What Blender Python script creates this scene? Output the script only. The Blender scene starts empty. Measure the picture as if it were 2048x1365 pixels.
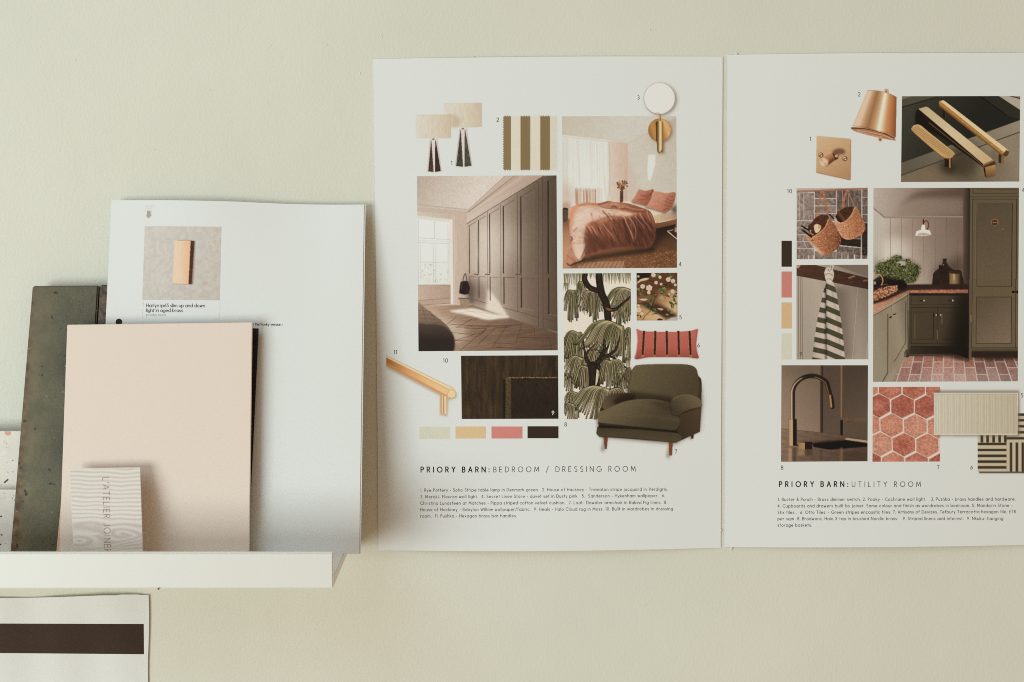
import bpy, bmesh, math, random
import numpy as np
from mathutils import Vector

# ---------------------------------------------------------------- camera, light, exposure
scene = bpy.context.scene
CW, CH, FPX = 2048., 1365., 35.0/36.0*2048.0
PPX, PPY, DIST, PITCH = 905.0, 682.5, 0.855, math.radians(2.3)
cam_d = bpy.data.cameras.new('camera'); cam = bpy.data.objects.new('camera', cam_d)
scene.collection.objects.link(cam); scene.camera = cam
cam_d.lens = 35; cam_d.sensor_width = 36; cam_d.clip_start = .01; cam_d.clip_end = 50
cam_d.shift_x = (CW/2-PPX)/CW
cam.location = (0, -DIST, 0); cam.rotation_euler = (math.pi/2-PITCH, 0, 0)
cam_d.dof.use_dof = True; cam_d.dof.focus_distance = DIST-.004; cam_d.dof.aperture_fstop = 5.0
world = bpy.data.worlds.new('World'); scene.world = world; world.use_nodes = True
bg = world.node_tree.nodes['Background']; bg.inputs[0].default_value = (.40, .285, .185, 1); bg.inputs[1].default_value = 1.0
def area(name, loc, target, size, sy, power, col):
    l = bpy.data.lights.new(name, 'AREA'); l.shape = 'RECTANGLE'; l.size = size; l.size_y = sy; l.energy = power; l.color = col
    o = bpy.data.objects.new(name, l); scene.collection.objects.link(o); o.location = loc
    o.rotation_euler = (Vector(target)-Vector(loc)).to_track_quat('-Z', 'Y').to_euler(); return o
area('window_light', (-2.2, -2.2, 2.2), (0, 0, 0), 3.0, 2.6, 48, (.58, .90, 1.14))
area('window_light', (-3.1, -3.9, -.9), (0, 0, 0), 2.6, 2.2, 151, (.88, 1.0, 1.0))
scene.cycles.use_denoising = False; scene.cycles.filter_width = 1.0
scene.view_settings.view_transform = 'Standard'; scene.view_settings.look = 'None'
scene.view_settings.exposure = 0; scene.view_settings.gamma = 1

# ---------------------------------------------------------------- printed artwork, painted numerically
PAPER = (213, 216, 208)
def vnoise(X, Y, seed=0):
    r = np.random.RandomState(seed).rand(256, 256)
    xi = np.floor(X).astype(int); yi = np.floor(Y).astype(int)
    fx = X - xi; fy = Y - yi; fx = fx*fx*(3-2*fx); fy = fy*fy*(3-2*fy)
    g = lambda i, j: r[(yi+j) % 256, (xi+i) % 256]
    return (g(0,0)*(1-fx)+g(1,0)*fx)*(1-fy)+(g(0,1)*(1-fx)+g(1,1)*fx)*fy
def gblur(M, s):
    if s <= 0: return M
    n = max(1, int(3*s)); k = np.exp(-.5*(np.arange(-n, n+1)/s)**2); k /= k.sum()
    M = np.pad(M, ((n, n), (n, n)), mode='edge')
    M = sum(k[i]*M[:, i:i+M.shape[1]-2*n] for i in range(2*n+1))
    return sum(k[i]*M[i:i+M.shape[0]-2*n, :] for i in range(2*n+1))
def sm(pts, closed=True, n=6):
    P = [np.array(p, float) for p in pts]; m = len(P); out = []
    for i in range(m if closed else m-1):
        if closed: a, b, c, d = P[i-1], P[i], P[(i+1) % m], P[(i+2) % m]
        else: a, b, c, d = P[max(i-1, 0)], P[i], P[i+1], P[min(i+2, m-1)]
        for t in np.arange(n)/n:
            out.append(tuple(.5*(2*b+(c-a)*t+(2*a-5*b+4*c-d)*t*t+(3*b-a-3*c+d)*t**3)))
    if not closed: out.append(tuple(P[-1]))
    return out
def ell(cx, cy, rx, ry, rot=0, a0=0, a1=360, n=28):
    o = []; c, s = math.cos(math.radians(rot)), math.sin(math.radians(rot))
    for i in range(n + (0 if a1-a0 == 360 else 1)):
        t = math.radians(a0+(a1-a0)*i/n); x, y = rx*math.cos(t), ry*math.sin(t)
        o.append((cx+x*c-y*s, cy+x*s+y*c))
    return o
class Art:
    S = 2
    def __init__(self, x0, y0, x1, y1, bg=PAPER, base=None):
        self.x0, self.y0 = x0-3, y0-3
        self.w, self.h = int((x1-x0+6)*self.S), int((y1-y0+6)*self.S)
        self.A = np.empty((self.h, self.w, 3)); self.A[:] = bg
        self.cov = np.zeros((self.h, self.w)); self.v(0, 0, 1)
        if base is not None:          # whatever print lies underneath shows round the cut-out
            for b in base:
                ys, xs = np.mgrid[0:self.h, 0:self.w]
                bx = ((xs/self.S+self.x0-b.x0)*b.S).astype(int); by = ((ys/self.S+self.y0-b.y0)*b.S).astype(int)
                x0q, y0q, x1q, y1q = b.rect
                ok = (xs/self.S+self.x0 >= x0q) & (xs/self.S+self.x0 <= x1q) & (ys/self.S+self.y0 >= y0q) & (ys/self.S+self.y0 <= y1q)
                ok &= (bx >= 0) & (by >= 0) & (bx < b.w) & (by < b.h)
                self.A[ok] = b.A[by[ok], bx[ok]]
    def v(self, ox, oy, s): self.ox, self.oy, self.s = ox, oy, s; return self
    def c(self, p): return ((self.ox+p[0]/self.s-self.x0)*self.S, (self.oy+p[1]/self.s-self.y0)*self.S)
    def desat(self, k):
        m = self.A.mean(-1, keepdims=True); w = (np.abs(self.A-np.array(PAPER)).max(-1, keepdims=True) > 3); self.A = np.where(w, m+(self.A-m)*k, self.A); return self
    def XY(self, sl):
        ys, xs = np.mgrid[sl[0], sl[1]]
        return ((xs/self.S+self.x0)-self.ox)*self.s, ((ys/self.S+self.y0)-self.oy)*self.s
    def win(self, x0, y0, x1, y1, m):
        return (slice(max(0, int(y0-m)), min(self.h, int(y1+m)+2)), slice(max(0, int(x0-m)), min(self.w, int(x1+m)+2)))
    def comp(self, sl, M, col, a, mul=False):
        if M.size == 0: return
        C = col
        if callable(col): C = col(*self.XY(sl))
        C = np.asarray(C, float)
        if C.ndim == 1: C = C[None, None, :]
        M = np.clip(M*a, 0, 1); self.cov[sl] = np.maximum(self.cov[sl], M); M = M[..., None]
        B = self.A[sl]
        self.A[sl] = B*(1-M)+(B*C/255. if mul else C)*M
    def pmask(self, P, sl):
        ys, xs = np.mgrid[sl[0], sl[1]]; ins = np.zeros(xs.shape, bool)
        for i in range(len(P)):
            (xa, ya), (xb, yb) = P[i-1], P[i]
            if ya == yb: continue
            lo, hi = min(ya, yb), max(ya, yb)
            r0 = max(sl[0].start, int(math.ceil(lo))); r1 = min(sl[0].stop, int(math.ceil(hi)))
            if r1 <= r0: continue
            yy = np.arange(r0, r1); xc = xa+(yy-ya)*(xb-xa)/(yb-ya)
            ins[r0-sl[0].start:r1-sl[0].start] ^= xs[r0-sl[0].start:r1-sl[0].start] >= xc[:, None]
        return ins.astype(float)
    def fill(self, pts, col, a=1, b=0, mul=False, dil=0):
        P = [self.c(p) for p in pts]; b = b*self.S
        xs = [p[0] for p in P]; ys = [p[1] for p in P]
        sl = self.win(min(xs), min(ys), max(xs), max(ys), 3*b+2)
        if sl[0].stop <= sl[0].start or sl[1].stop <= sl[1].start: return self
        M = gblur(self.pmask(P, sl), b if b else .45)
        self.comp(sl, M, col, a, mul); return self
    def rect(self_, *a): pass
    def box(self, x0, y0, x1, y1, col, a=1, b=0, mul=False):
        return self.fill([(x0, y0), (x1, y0), (x1, y1), (x0, y1)], col, a, b, mul)
    def line(self, pts, w, col, a=1, b=0, mul=False, w2=None):
        P = [self.c(p) for p in pts]; k = self.S/self.s; W = w*k; W2 = (w if w2 is None else w2)*k
        xs = [p[0] for p in P]; ys = [p[1] for p in P]; b = b*self.S
        sl = self.win(min(xs), min(ys), max(xs), max(ys), max(W, W2)+3*b+2)
        if sl[0].stop <= sl[0].start or sl[1].stop <= sl[1].start: return self
        M = np.zeros((sl[0].stop-sl[0].start, sl[1].stop-sl[1].start)); n = len(P)-1
        for i in range(n):
            (xa, ya), (xb, yb) = P[i], P[i+1]; wa = W+(W2-W)*i/n; wb = W+(W2-W)*(i+1)/n; m = max(wa, wb)/2+1.5
            s2 = self.win(min(xa, xb), min(ya, yb), max(xa, xb), max(ya, yb), m)
            r0, r1 = max(s2[0].start, sl[0].start), min(s2[0].stop, sl[0].stop); c0, c1 = max(s2[1].start, sl[1].start), min(s2[1].stop, sl[1].stop)
            if r1 <= r0 or c1 <= c0: continue
            Y, X = np.mgrid[r0:r1, c0:c1]; dx, dy = xb-xa, yb-ya; L = dx*dx+dy*dy+1e-9
            t = np.clip(((X-xa)*dx+(Y-ya)*dy)/L, 0, 1); d = np.hypot(X-xa-t*dx, Y-ya-t*dy)
            ww = (wa+(wb-wa)*t)/2
            q = np.clip(ww-d+.5, 0, 1)*np.clip(ww*2, 0, 1)
            sub = M[r0-sl[0].start:r1-sl[0].start, c0-sl[1].start:c1-sl[1].start]; np.maximum(sub, q, out=sub)
        self.comp(sl, gblur(M, b), col, a, mul); return self
    def speck(self, pts, n, cols, r0, r1, seed=1, a=.8, asp=1):
        """small irregular flecks inside a polygon (view coords)"""
        R = random.Random(seed); xs = [p[0] for p in pts]; ys = [p[1] for p in pts]
        k = 0; tries = 0
        while k < n and tries < n*6:
            tries += 1; x, y = R.uniform(min(xs), max(xs)), R.uniform(min(ys), max(ys)); ins = False
            for i in range(len(pts)):
                (xa, ya), (xb, yb) = pts[i-1], pts[i]
                if (ya > y) != (yb > y) and x < xa+(y-ya)*(xb-xa)/(yb-ya): ins = not ins
            if not ins: continue
            k += 1; r = R.uniform(r0, r1); an = R.uniform(0, 6.28)
            self.line([(x, y), (x+r*asp*math.cos(an), y+r*asp*math.sin(an))], r, R.choice(cols), a)
        return self
    def grain(self, amp, sx=1., sy=1., seed=3, region=None, col=(1, 1, 1)):
        X, Y = self.XY((slice(0, self.h), slice(0, self.w)))
        N = vnoise(X/self.s/sx+seed*7.3, Y/self.s/sy, seed)*2-1
        N += .5*(vnoise(X/self.s/sx*2.1+9, Y/self.s/sy*2.1, seed+1)*2-1)
        F = 1+amp*N
        if region is not None:
            P = [self.c(p) for p in region]; M = gblur(self.pmask(P, (slice(0, self.h), slice(0, self.w))), 1.5); F = 1+(F-1)*M
        D = np.clip(1.25-self.A.mean(-1, keepdims=True)/235., .25, 1.2)
        self.A = self.A*(1+(F[..., None]-1)*D); return self
def G(p0, c0, p1, c1, *more):
    """linear gradient; extra stops as (t, colour)"""
    st = [(0., c0), (1., c1)]+list(more); st.sort(key=lambda q: q[0])
    ts = [q[0] for q in st]; cs = np.array([q[1] for q in st], float)
    def f(X, Y):
        dx, dy = p1[0]-p0[0], p1[1]-p0[1]; t = ((X-p0[0])*dx+(Y-p0[1])*dy)/(dx*dx+dy*dy)
        return np.stack([np.interp(t, ts, cs[:, k]) for k in range(3)], -1)
    return f
def T(f, amp, sx, sy, seed=5, rot=0):
    """a fill with mottling on top"""
    def g(X, Y):
        B = f(X, Y) if callable(f) else np.asarray(f, float)[None, None, :]*np.ones(X.shape+(1,))
        c, s = math.cos(math.radians(rot)), math.sin(math.radians(rot)); U, V = X*c+Y*s, -X*s+Y*c
        n = vnoise(U/sx+seed, V/sy+3, seed)*2-1+.5*(vnoise(U/sx*2.3, V/sy*2.3+5, seed+1)*2-1)
        return B*(1+amp*n[..., None])
    return g

ART = {}
def art_lamps():
    a = Art(826, 200, 968, 350).v(740, 100, 5.12); a.A[:] = PAPER
    def lamp(x0, x1, y0, y1, tx, base, bx):
        a.fill([(x0, y0+6), ((x0+x1)/2, y0), (x1, y0+1), (x1, y1-6), (x1-60, y1-1), ((x0+x1)/2, y1+2), (x0+60, y1), (x0+2, y1-4)],
               T(G((x0, 0), (215, 208, 190), (x1, 0), (203, 184, 152), (.6, (212, 198, 170))), .035, 5, 40, 3))
        a.line([(x0, y0+5), (x1, y0+1)], 2, (176, 150, 120), .6); a.line([(x1, y0), (x1, y1-6)], 2, (166, 138, 108), .6)
        a.line([(x0+3, y1-3), (x1-3, y1-5)], 2, (190, 165, 130), .5)
    lamp(752, 1143, 543, 793, 948, 0, 0)
    a.fill([(830, 660), (870, 670), (930, 720), (900, 790), (830, 795)], (176, 140, 100), .4, 3)
    lamp(465, 828, 662, 905, 648, 0, 0)
    for (tx, ty, by, l, r, c1, c2) in ((648, 908, 1252, 587, 730, (70, 50, 42), (58, 40, 36)), (950, 800, 1198, 872, 1043, (70, 64, 50), (78, 74, 58))):
        a.box(tx-12, ty, tx+12, ty+12, (120, 95, 75))
        a.fill([(tx-35, ty+12), (tx+38, ty+12), (r, by-10), ((l+r)/2, by+4), (l, by-10)], (216, 205, 194))
        a.line([(tx-33, ty+14), (l, by-8)], 2.5, (150, 105, 85), .8); a.line([(tx+38, ty+14), (r, by-8)], 2.5, (150, 105, 85), .8)
        a.line([(tx-35, ty+13), (tx+38, ty+13)], 3, (150, 105, 85), .8)
        a.fill([(tx-25, ty+22), (tx-20, ty+24), (tx+2, by), (l+8, by-8)], T(c1, .25, 9, 30, 4))
        a.fill([(tx+18, ty+22), (tx+26, ty+22), (r-6, by-10), (tx+16, by)], T(c2, .25, 9, 30, 6))
        a.line([(tx+3, ty+20), (tx+5, by-20)], 1.5, (170, 160, 150), .5)
    return a
def art_stripe():
    a = Art(1004, 230, 1116, 343).v(740, 100, 5.12)
    x0, x1, y0, y1, n = 1370, 1910, 684, 1224, 22
    P = []
    for i in range(n): P += [(x0+(x1-x0)*i/n, y0), (x0+(x1-x0)*(i+.5)/n, y0-13)]
    for i in range(n): P += [(x1, y0+(y1-y0)*i/n), (x1+12, y0+(y1-y0)*(i+.5)/n)]
    for i in range(n): P += [(x1-(x1-x0)*i/n, y1), (x1-(x1-x0)*(i+.5)/n, y1+13)]
    for i in range(n): P += [(x0, y1-(y1-y0)*i/n), (x0-12, y1-(y1-y0)*(i+.5)/n)]
    def col(X, Y):
        e = [1443, 1541, 1640, 1742, 1842]; k = np.searchsorted(e, X)
        B = np.array([(134, 115, 80), (214, 207, 187), (130, 111, 76), (214, 207, 187), (130, 111, 76), (208, 204, 184)], float)[k]
        return B*(1+.045*(vnoise(X/3, Y/3, 8)*2-1))[..., None]
    return a.fill(P, col)
def art_wardrobe():
    a = Art(834, 351, 1116, 703, (198, 178, 158)).v(820, 340, 3.690)
    a.fill([(40, 40), (800, 40), (420, 305), (40, 258)], T(G((60, 60), (184, 166, 148), (420, 290), (214, 203, 188), (.5, (202, 188, 171))), .03, 9, 9))
    a.fill([(40, 250), (425, 290), (425, 332), (40, 302)], (196, 178, 160))
    for y, c in ((256, (176, 156, 138)), (268, (214, 200, 184)), (282, (182, 162, 144)), (300, (170, 148, 130))):
        a.line([(40, y), (425, y+34)], 3, c, .8)
    a.fill([(700, 40), (1010, 40), (420, 392), (420, 300)], G((420, 340), (208, 190, 172), (950, 60), (188, 162, 140)))
    for o, c, w in ((0, (168, 142, 122), 4), (26, (190, 166, 146), 3), (46, (142, 112, 92), 6), (62, (168, 140, 118), 5), (90, (212, 196, 178), 4), (128, (176, 150, 130), 3)):
        a.line([(425, 300+o*.28), (705+o*1.55, 40)], w, c, .75)
    a.fill([(40, 302), (420, 332), (420, 1000), (40, 1000)], T(G((60, 0), (205, 190, 172), (420, 0), (196, 172, 152)), .03, 6, 6))
    a.fill([(40, 335), (305, 365), (305, 852), (40, 852)], (214, 212, 198))
    a.fill([(40, 362), (290, 385), (288, 838), (40, 845)], G((60, 400), (226, 228, 220), (60, 850), (218, 220, 208)))
    for l in ([(60, 370), (62, 840)], [(178, 380), (180, 505)], [(40, 500), (290, 515)], [(40, 535), (290, 545)], [(75, 545), (78, 825)], [(170, 550), (172, 830)], [(190, 550), (190, 830)], [(280, 400), (280, 830)], [(75, 680), (280, 682)], [(40, 845), (300, 848)]):
        a.line(l, 3, (170, 168, 152), .7)
    a.line([(48, 520), (290, 530)], 10, (216, 214, 200), .9)
    a.speck([(85, 690), (275, 690), (275, 825), (85, 825)], 60, [(190, 188, 176), (176, 170, 160), (205, 203, 192)], 3, 9, 3, .6)
    a.fill([(55, 852), (298, 850), (298, 950), (60, 965)], T(G((60, 0), (196, 172, 150), (298, 0), (176, 148, 126)), .04, 5, 5))
    a.fill([(55, 965), (298, 950), (298, 985), (60, 1005)], (184, 156, 134))
    a.line([(55, 964), (298, 948)], 3, (130, 100, 82), .9); a.line([(55, 1000), (298, 984)], 3, (120, 88, 70), .8)
    a.line([(55, 855), (298, 852)], 4, (150, 122, 102), .8)
    a.fill([(292, 365), (312, 365), (318, 992), (300, 992)], (224, 216, 202)); a.fill([(312, 340), (345, 340), (345, 992), (318, 992)], (206, 186, 168))
    for x in (322, 334, 345): a.line([(x, 345), (x, 992)], 2, (170, 145, 126), .6)
    # floor
    a.fill([(40, 1000), (470, 998), (725, 1090), (980, 1168), (1100, 1205), (1100, 1345), (40, 1345)],
           T(G((150, 1040), (180, 148, 120), (1000, 1330), (98, 74, 56), (.45, (136, 106, 82))), .09, 90, 7, 11, -8))
    a.fill(sm([(60, 1000), (200, 1060), (330, 1130), (430, 1200), (360, 1290), (300, 1250), (200, 1120)]), (218, 200, 176), .6, 7)
    for l in ([(370, 1335), (565, 1168)], [(565, 1168), (525, 1212), (480, 1212)], [(480, 1212), (330, 1260)], [(605, 1312), (712, 1150)], [(778, 1280), (825, 1138)], [(825, 1138), (700, 1150)], [(1030, 1240), (1045, 1335)], [(790, 1235), (1030, 1240)], [(330, 1258), (430, 1262)], [(915, 1165), (918, 1228)], [(400, 1168), (560, 1170)], [(300, 1200), (475, 1214)], [(270, 1140), (340, 1090)], [(340, 1165), (460, 1100)], [(470, 1110), (520, 1085)], [(560, 1150), (760, 1152)], [(500, 1290), (625, 1170)], [(300, 1140), (720, 1165)], [(610, 1275), (770, 1285)], [(640, 1310), (1040, 1330)]):
        a.line(l, 3.2, (64, 44, 34), .75)
    R = random.Random(4)
    for i in range(70):
        x, y = R.uniform(300, 1060), R.uniform(1130, 1330); a.line([(x, y), (x+R.uniform(30, 120), y+R.uniform(-8, 10))], 2, (84, 56, 42), .3)
    # wardrobes
    W = [(420, 393), (985, 45), (1095, 40), (1098, 1200), (980, 1170), (725, 1090), (470, 1000), (420, 940)]
    a.fill(W, T(G((420, 0), (186, 168, 147), (1090, 0), (84, 70, 55), (.25, (192, 176, 156)), (.5, (152, 134, 114)), (.75, (114, 97, 80))), .045, 3, 3, 9))
    a.fill([(520, 420), (640, 380), (760, 430), (760, 560), (700, 720), (600, 790), (500, 760)], (222, 208, 190), .5, 16)
    a.fill([(485, 430), (600, 400), (600, 560), (560, 700), (500, 740)], (228, 216, 198), .45, 12)
    a.fill([(420, 760), (560, 860), (560, 1010), (470, 1000), (420, 940)], (110, 84, 68), .6, 8)
    a.fill([(800, 180), (1090, 60), (1090, 420), (800, 350)], (84, 66, 52), .35, 20); a.fill([(700, 700), (1095, 700), (1095, 1190), (760, 1080)], (118, 90, 72), .3, 20)
    a.line([(420, 396), (985, 45)], 4, (72, 52, 40), .95)
    for l, w in ((((494, 355), (500, 960)), 2), (((570, 310), (574, 1030)), 2.5), (((667, 255), (672, 1062)), 3), (((790, 180), (795, 1045)), 3.2), (((945, 85), (948, 1160)), 3.2), (((977, 62), (982, 1165)), 3.5)):
        a.line(l, w, (78, 58, 46), .85)
    for x, ya, yb, xt, w in ((437, 412, 762, 484, 5), (505, 372, 762, 560, 6), (587, 325, 762, 655, 7), (688, 270, 762, 770, 8), (817, 198, 762, 912, 9), (1018, 84, 762, 1090, 10)):
        a.line([(x, ya), (x+1, yb)], w, (50, 36, 28), .92); a.line([(x, ya), (xt, ya-(xt-x)*.6)], 3, (70, 50, 40), .8)
        a.line([(xt, ya-(xt-x)*.6), (xt+1, yb)], 1.5, (210, 190, 168), .35)
    for x, ya, yb, xt, w in ((440, 786, 930, 490, 3), (508, 788, 945, 560, 5), (590, 791, 962, 655, 7), (692, 794, 986, 770, 8), (820, 798, 1016, 915, 9), (1022, 803, 1062, 1090, 10)):
        a.line([(x, ya), (x+1, yb)], w, (52, 38, 30), .9); a.line([(x, ya), (xt, ya+2)], 3, (86, 64, 52), .8)
        a.line([(x, yb+3), (xt, yb+(xt-x)*.25)], 2.5, (196, 172, 150), .5)
    a.line([(470, 958), (560, 982), (670, 1012), (795, 1045), (948, 1088)], 3, (70, 50, 40), .8); a.line([(985, 1098), (1090, 1122)], 3, (70, 50, 40), .8)
    for x in (490, 572, 797): a.line([(x-14, 770), (x+14, 772)], 7, (58, 42, 34), .9); a.line([(x, 768), (x+2, 774)], 5, (170, 150, 130), .8)
    a.line([(815, 774), (822, 778)], 5, (40, 30, 24), .9)
    a.fill([(572, 872), (620, 930), (668, 990), (728, 1088), (600, 1045), (558, 1030), (566, 960)], (226, 213, 194), .92, 2.2)
    a.line([(590, 870), (591, 962)], 7, (70, 52, 42), .8)
    a.fill(sm([(290, 1042), (400, 1026), (480, 1024), (600, 1055), (735, 1085), (650, 1100), (560, 1106), (440, 1075)]), (234, 226, 206), .95, 1.8)
    a.line([(360, 1052), (470, 1044), (650, 1070)], 4, (190, 160, 130), .7, .5); a.line([(400, 1030), (600, 1092)], 4, (190, 160, 130), .6, .5)
    # bag and basket
    a.line(sm([(388, 830), (395, 790), (408, 765), (415, 800), (412, 825)], False), 5, (40, 30, 25))
    a.fill([(372, 826), (395, 820), (428, 822), (440, 870), (434, 916), (400, 922), (361, 910), (366, 865)], (40, 31, 27), 1, .4); a.line([(385, 830), (378, 880)], 4, (120, 100, 84), .6); a.fill([(430, 800), (470, 870), (470, 990), (430, 990)], (60, 44, 36), .6, 4)
    a.fill([(362, 945), (430, 945), (432, 1000), (370, 1000)], T((158, 130, 108), .1, 4, 4)); a.line([(358, 948), (432, 948)], 6, (66, 48, 40))
    # bed
    a.fill(sm([(50, 980), (130, 1035), (230, 1112), (290, 1170), (327, 1250), (312, 1345), (250, 1345), (40, 1345), (40, 1100)]), T(G((0, 1000), (148, 124, 104), (60, 1180), (118, 96, 78)), .06, 4, 4))
    for l in ([(60, 1035), (150, 1042)], [(60, 1065), (190, 1075)], [(60, 1092), (225, 1105)], [(90, 1010), (120, 1120)], [(150, 1045), (200, 1140)], [(60, 1120), (240, 1130)]): a.line(l, 3, (92, 72, 58), .7)
    a.fill(sm([(40, 1150), (130, 1138), (230, 1145), (290, 1185), (327, 1250), (313, 1345), (200, 1345), (40, 1345)]), G((0, 1145), (78, 62, 50), (0, 1260), (46, 37, 31)), 1, 1.5)
    a.grain(.04, 1.4, 1.4, 21); a.grain(.03, 1.2, 3, 5); a.rect = (833, 350, 1116, 704); return a
def art_bedroom():
    a = Art(1124, 233, 1355, 538, (206, 198, 182)).v(1110, 230, 6.5)
    a.fill([(80, 10), (1600, 10), (940, 365), (740, 345), (80, 262)], T(G((100, 20), (196, 186, 168), (800, 340), (203, 200, 186)), .015, 30, 30))
    a.fill([(940, 365), (1600, 20), (1600, 1500), (940, 1500)], T(G((940, 700), (206, 200, 186), (1590, 500), (194, 186, 168)), .015, 30, 30))
    a.fill([(1480, 20), (1600, 20), (1600, 200), (1420, 120)], (180, 168, 152), .5, 5)
    a.line([(945, 362), (1580, 40)], 4, (178, 162, 144), .7, .4)
    a.fill([(700, 345), (945, 365), (940, 1150), (700, 1140)], T(G((700, 0), (212, 198, 180), (940, 0), (202, 178, 158)), .02, 12, 60))
    a.fill([(930, 370), (1060, 900), (1060, 1140), (930, 1140)], (196, 166, 142), .5, 8); a.line([(935, 370), (935, 1100)], 4, (186, 158, 136), .7, .5)
    # curtain
    a.fill([(80, 270), (705, 345), (705, 1150), (80, 1200)], G((0, 300), (214, 217, 207), (0, 1150), (222, 224, 214)))
    a.line([(100, 265), (730, 338)], 12, (224, 214, 192)); a.line([(100, 282), (730, 352)], 6, (190, 168, 138), .6, .6)
    R = random.Random(2)
    for i in range(60):
        x = R.uniform(90, 700); yb = 300+(x-80)*.12; a.line([(x, yb), (x+R.uniform(-6, 6), R.uniform(600, 1130))], R.uniform(3, 8), R.choice([(198, 194, 180), (228, 229, 220), (205, 190, 172)]), .3, .5)
    a.fill([(80, 300), (130, 300), (150, 1150), (80, 1210)], (190, 172, 154), .4, 5); a.fill([(80, 880), (250, 940), (260, 1180), (80, 1210)], (186, 150, 126), .5, 10)
    a.line([(295, 330), (320, 900)], 12, (192, 182, 168), .5, 1.2); a.line([(700, 360), (712, 800), (690, 1110)], 16, (180, 166, 150), .6, 1)
    for x, w, c in ((280, 40, (164, 122, 94)), (325, 34, (200, 166, 136)), (370, 26, (176, 130, 100)), (410, 30, (158, 108, 78)), (450, 36, (188, 146, 114)), (490, 26, (198, 160, 130)), (520, 18, (150, 104, 80)), (560, 40, (212, 196, 176)), (600, 26, (216, 200, 184))):
        a.line([(x, 965), (x+4, 1150)], w, c, .75, .7)
    a.fill([(240, 900), (530, 900), (530, 985), (240, 985)], (220, 220, 208), .7, 3)
    for x in range(262, 540, 22): a.line([(x, 940+R.uniform(0, 40)), (x, 1000)], 6, (140, 100, 74), .5, .5)
    a.line([(640, 800), (668, 1130)], 22, (208, 190, 172), .5, 1.5)
    # sun patch
    a.fill([(1212, 520), (1306, 520), (1300, 650), (1270, 760), (1240, 860), (1205, 840), (1200, 700)], (220, 222, 214), .95, .8)
    # vase and dried flowers
    a.box(845, 990, 886, 1140, T((84, 58, 44), .25, 8, 14))
    for i in range(46):
        an = R.uniform(-.6, .6); L = R.uniform(60, 150); x, y = 866+math.sin(an)*L*.85, 1000-math.cos(an)*L
        a.line([(866, 1010), ((866+x)/2+R.uniform(-8, 8), (1010+y)/2), (x, y)], 3, (110, 74, 46), .7)
    for i in range(70):
        an = R.uniform(-.65, .65); L = R.uniform(30, 150); x, y = 866+math.sin(an)*L*.9, 1000-math.cos(an)*L
        a.line([(x, y), (x+5, y+4)], R.uniform(8, 15), R.choice([(96, 58, 38), (150, 100, 58), (74, 44, 32), (172, 124, 76)]), .9)
    for x, y in ((808, 885), (922, 885), (815, 945), (935, 925), (905, 860), (872, 858)): a.line([(x, y), (x+4, y+4)], 17, (74, 44, 32))
    # lower half uses its own close view
    a.v(1110, 340, 6.5)
    a.fill([(85, 420), (200, 420), (200, 650), (85, 700)], (178, 146, 120), .8, 3)
    a.fill([(85, 655), (220, 620), (1600, 560), (1600, 1290), (85, 1290)], T(G((100, 900), (150, 108, 76), (1500, 1000), (108, 72, 46), (.3, (128, 86, 58))), .13, 5, 5, 14))
    a.fill([(85, 660), (200, 650), (200, 1280), (85, 1280)], T(G((0, 660), (112, 80, 60), (0, 1000), (186, 144, 110), (.5, (168, 126, 96))), .05, 8, 8), .95, 2)
    a.fill(sm([(98, 505), (165, 505), (168, 600), (160, 660), (98, 668)]), T((86, 68, 56), .1, 10, 6)); a.fill(ell(132, 508, 38, 11), (48, 36, 30)); a.line([(98, 530), (166, 528)], 5, (116, 96, 80), .7)
    a.fill([(1250, 700), (1600, 640), (1600, 860), (1450, 860), (1250, 1050)], (34, 28, 24), .9, 6)
    a.fill([(1050, 900), (1600, 840), (1600, 1000), (1200, 1010)], (62, 42, 30), .6, 10)
    # rug
    for i in range(900):
        x, y = R.uniform(300, 1580), R.uniform(1010, 1270)
        if y < 1190-(x-300)*.12: continue
        f = min(1, max(0, (1250-x)/1000)); a.line([(x, y), (x+16, y+10*(1-f)-14*f)], 4.5, R.choice([(206, 164, 122), (178, 128, 84), (80, 52, 34), (158, 110, 70)]), .6)
    for x in range(290, 900, 17): a.line([(x, 1205-(x-290)*.03), (x+14, 1278)], 7, (222, 184, 146), .75); a.line([(x+9, 1205-(x-290)*.03), (x+22, 1278)], 4, (96, 60, 40), .8)
    a.fill([(200, 1225), (500, 1120), (1300, 1000), (1280, 1060), (600, 1150), (300, 1225)], (28, 22, 19), .92, 4)
    # mattress and base
    a.fill([(1290, 680), (1580, 600), (1582, 700), (1300, 765)], T(G((0, 600), (142, 92, 62), (0, 760), (104, 66, 46)), .1, 20, 4))
    a.fill(sm([(880, 412), (1000, 408), (1300, 480), (1560, 540), (1575, 600), (1560, 640), (1300, 690), (1250, 600), (900, 480)], n=4), (214, 204, 180))
    a.fill([(1280, 590), (1560, 540), (1572, 640), (1300, 690)], T(G((1280, 0), (206, 180, 146), (1570, 0), (172, 144, 114)), .08, 8, 8), .95, 1)
    a.fill([(1490, 520), (1585, 440), (1585, 700), (1560, 560)], (70, 54, 44), .85, 3)
    # pillows
    P1 = sm([(1000, 412), (1040, 350), (1085, 262), (1110, 256), (1180, 272), (1270, 252), (1278, 290), (1235, 390), (1190, 462), (1120, 445)], n=4)
    P2 = sm([(1178, 478), (1240, 400), (1270, 290), (1340, 282), (1450, 305), (1555, 288), (1562, 360), (1520, 480), (1440, 552), (1350, 530), (1240, 495)], n=4)
    a.fill([(x-6, y+14) for x, y in P1], (96, 60, 46), .6, 1.5)
    a.fill(P1, T(G((1040, 280), (196, 138, 112), (1230, 430), (150, 86, 62)), .06, 26, 10, 6, 20))
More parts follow.
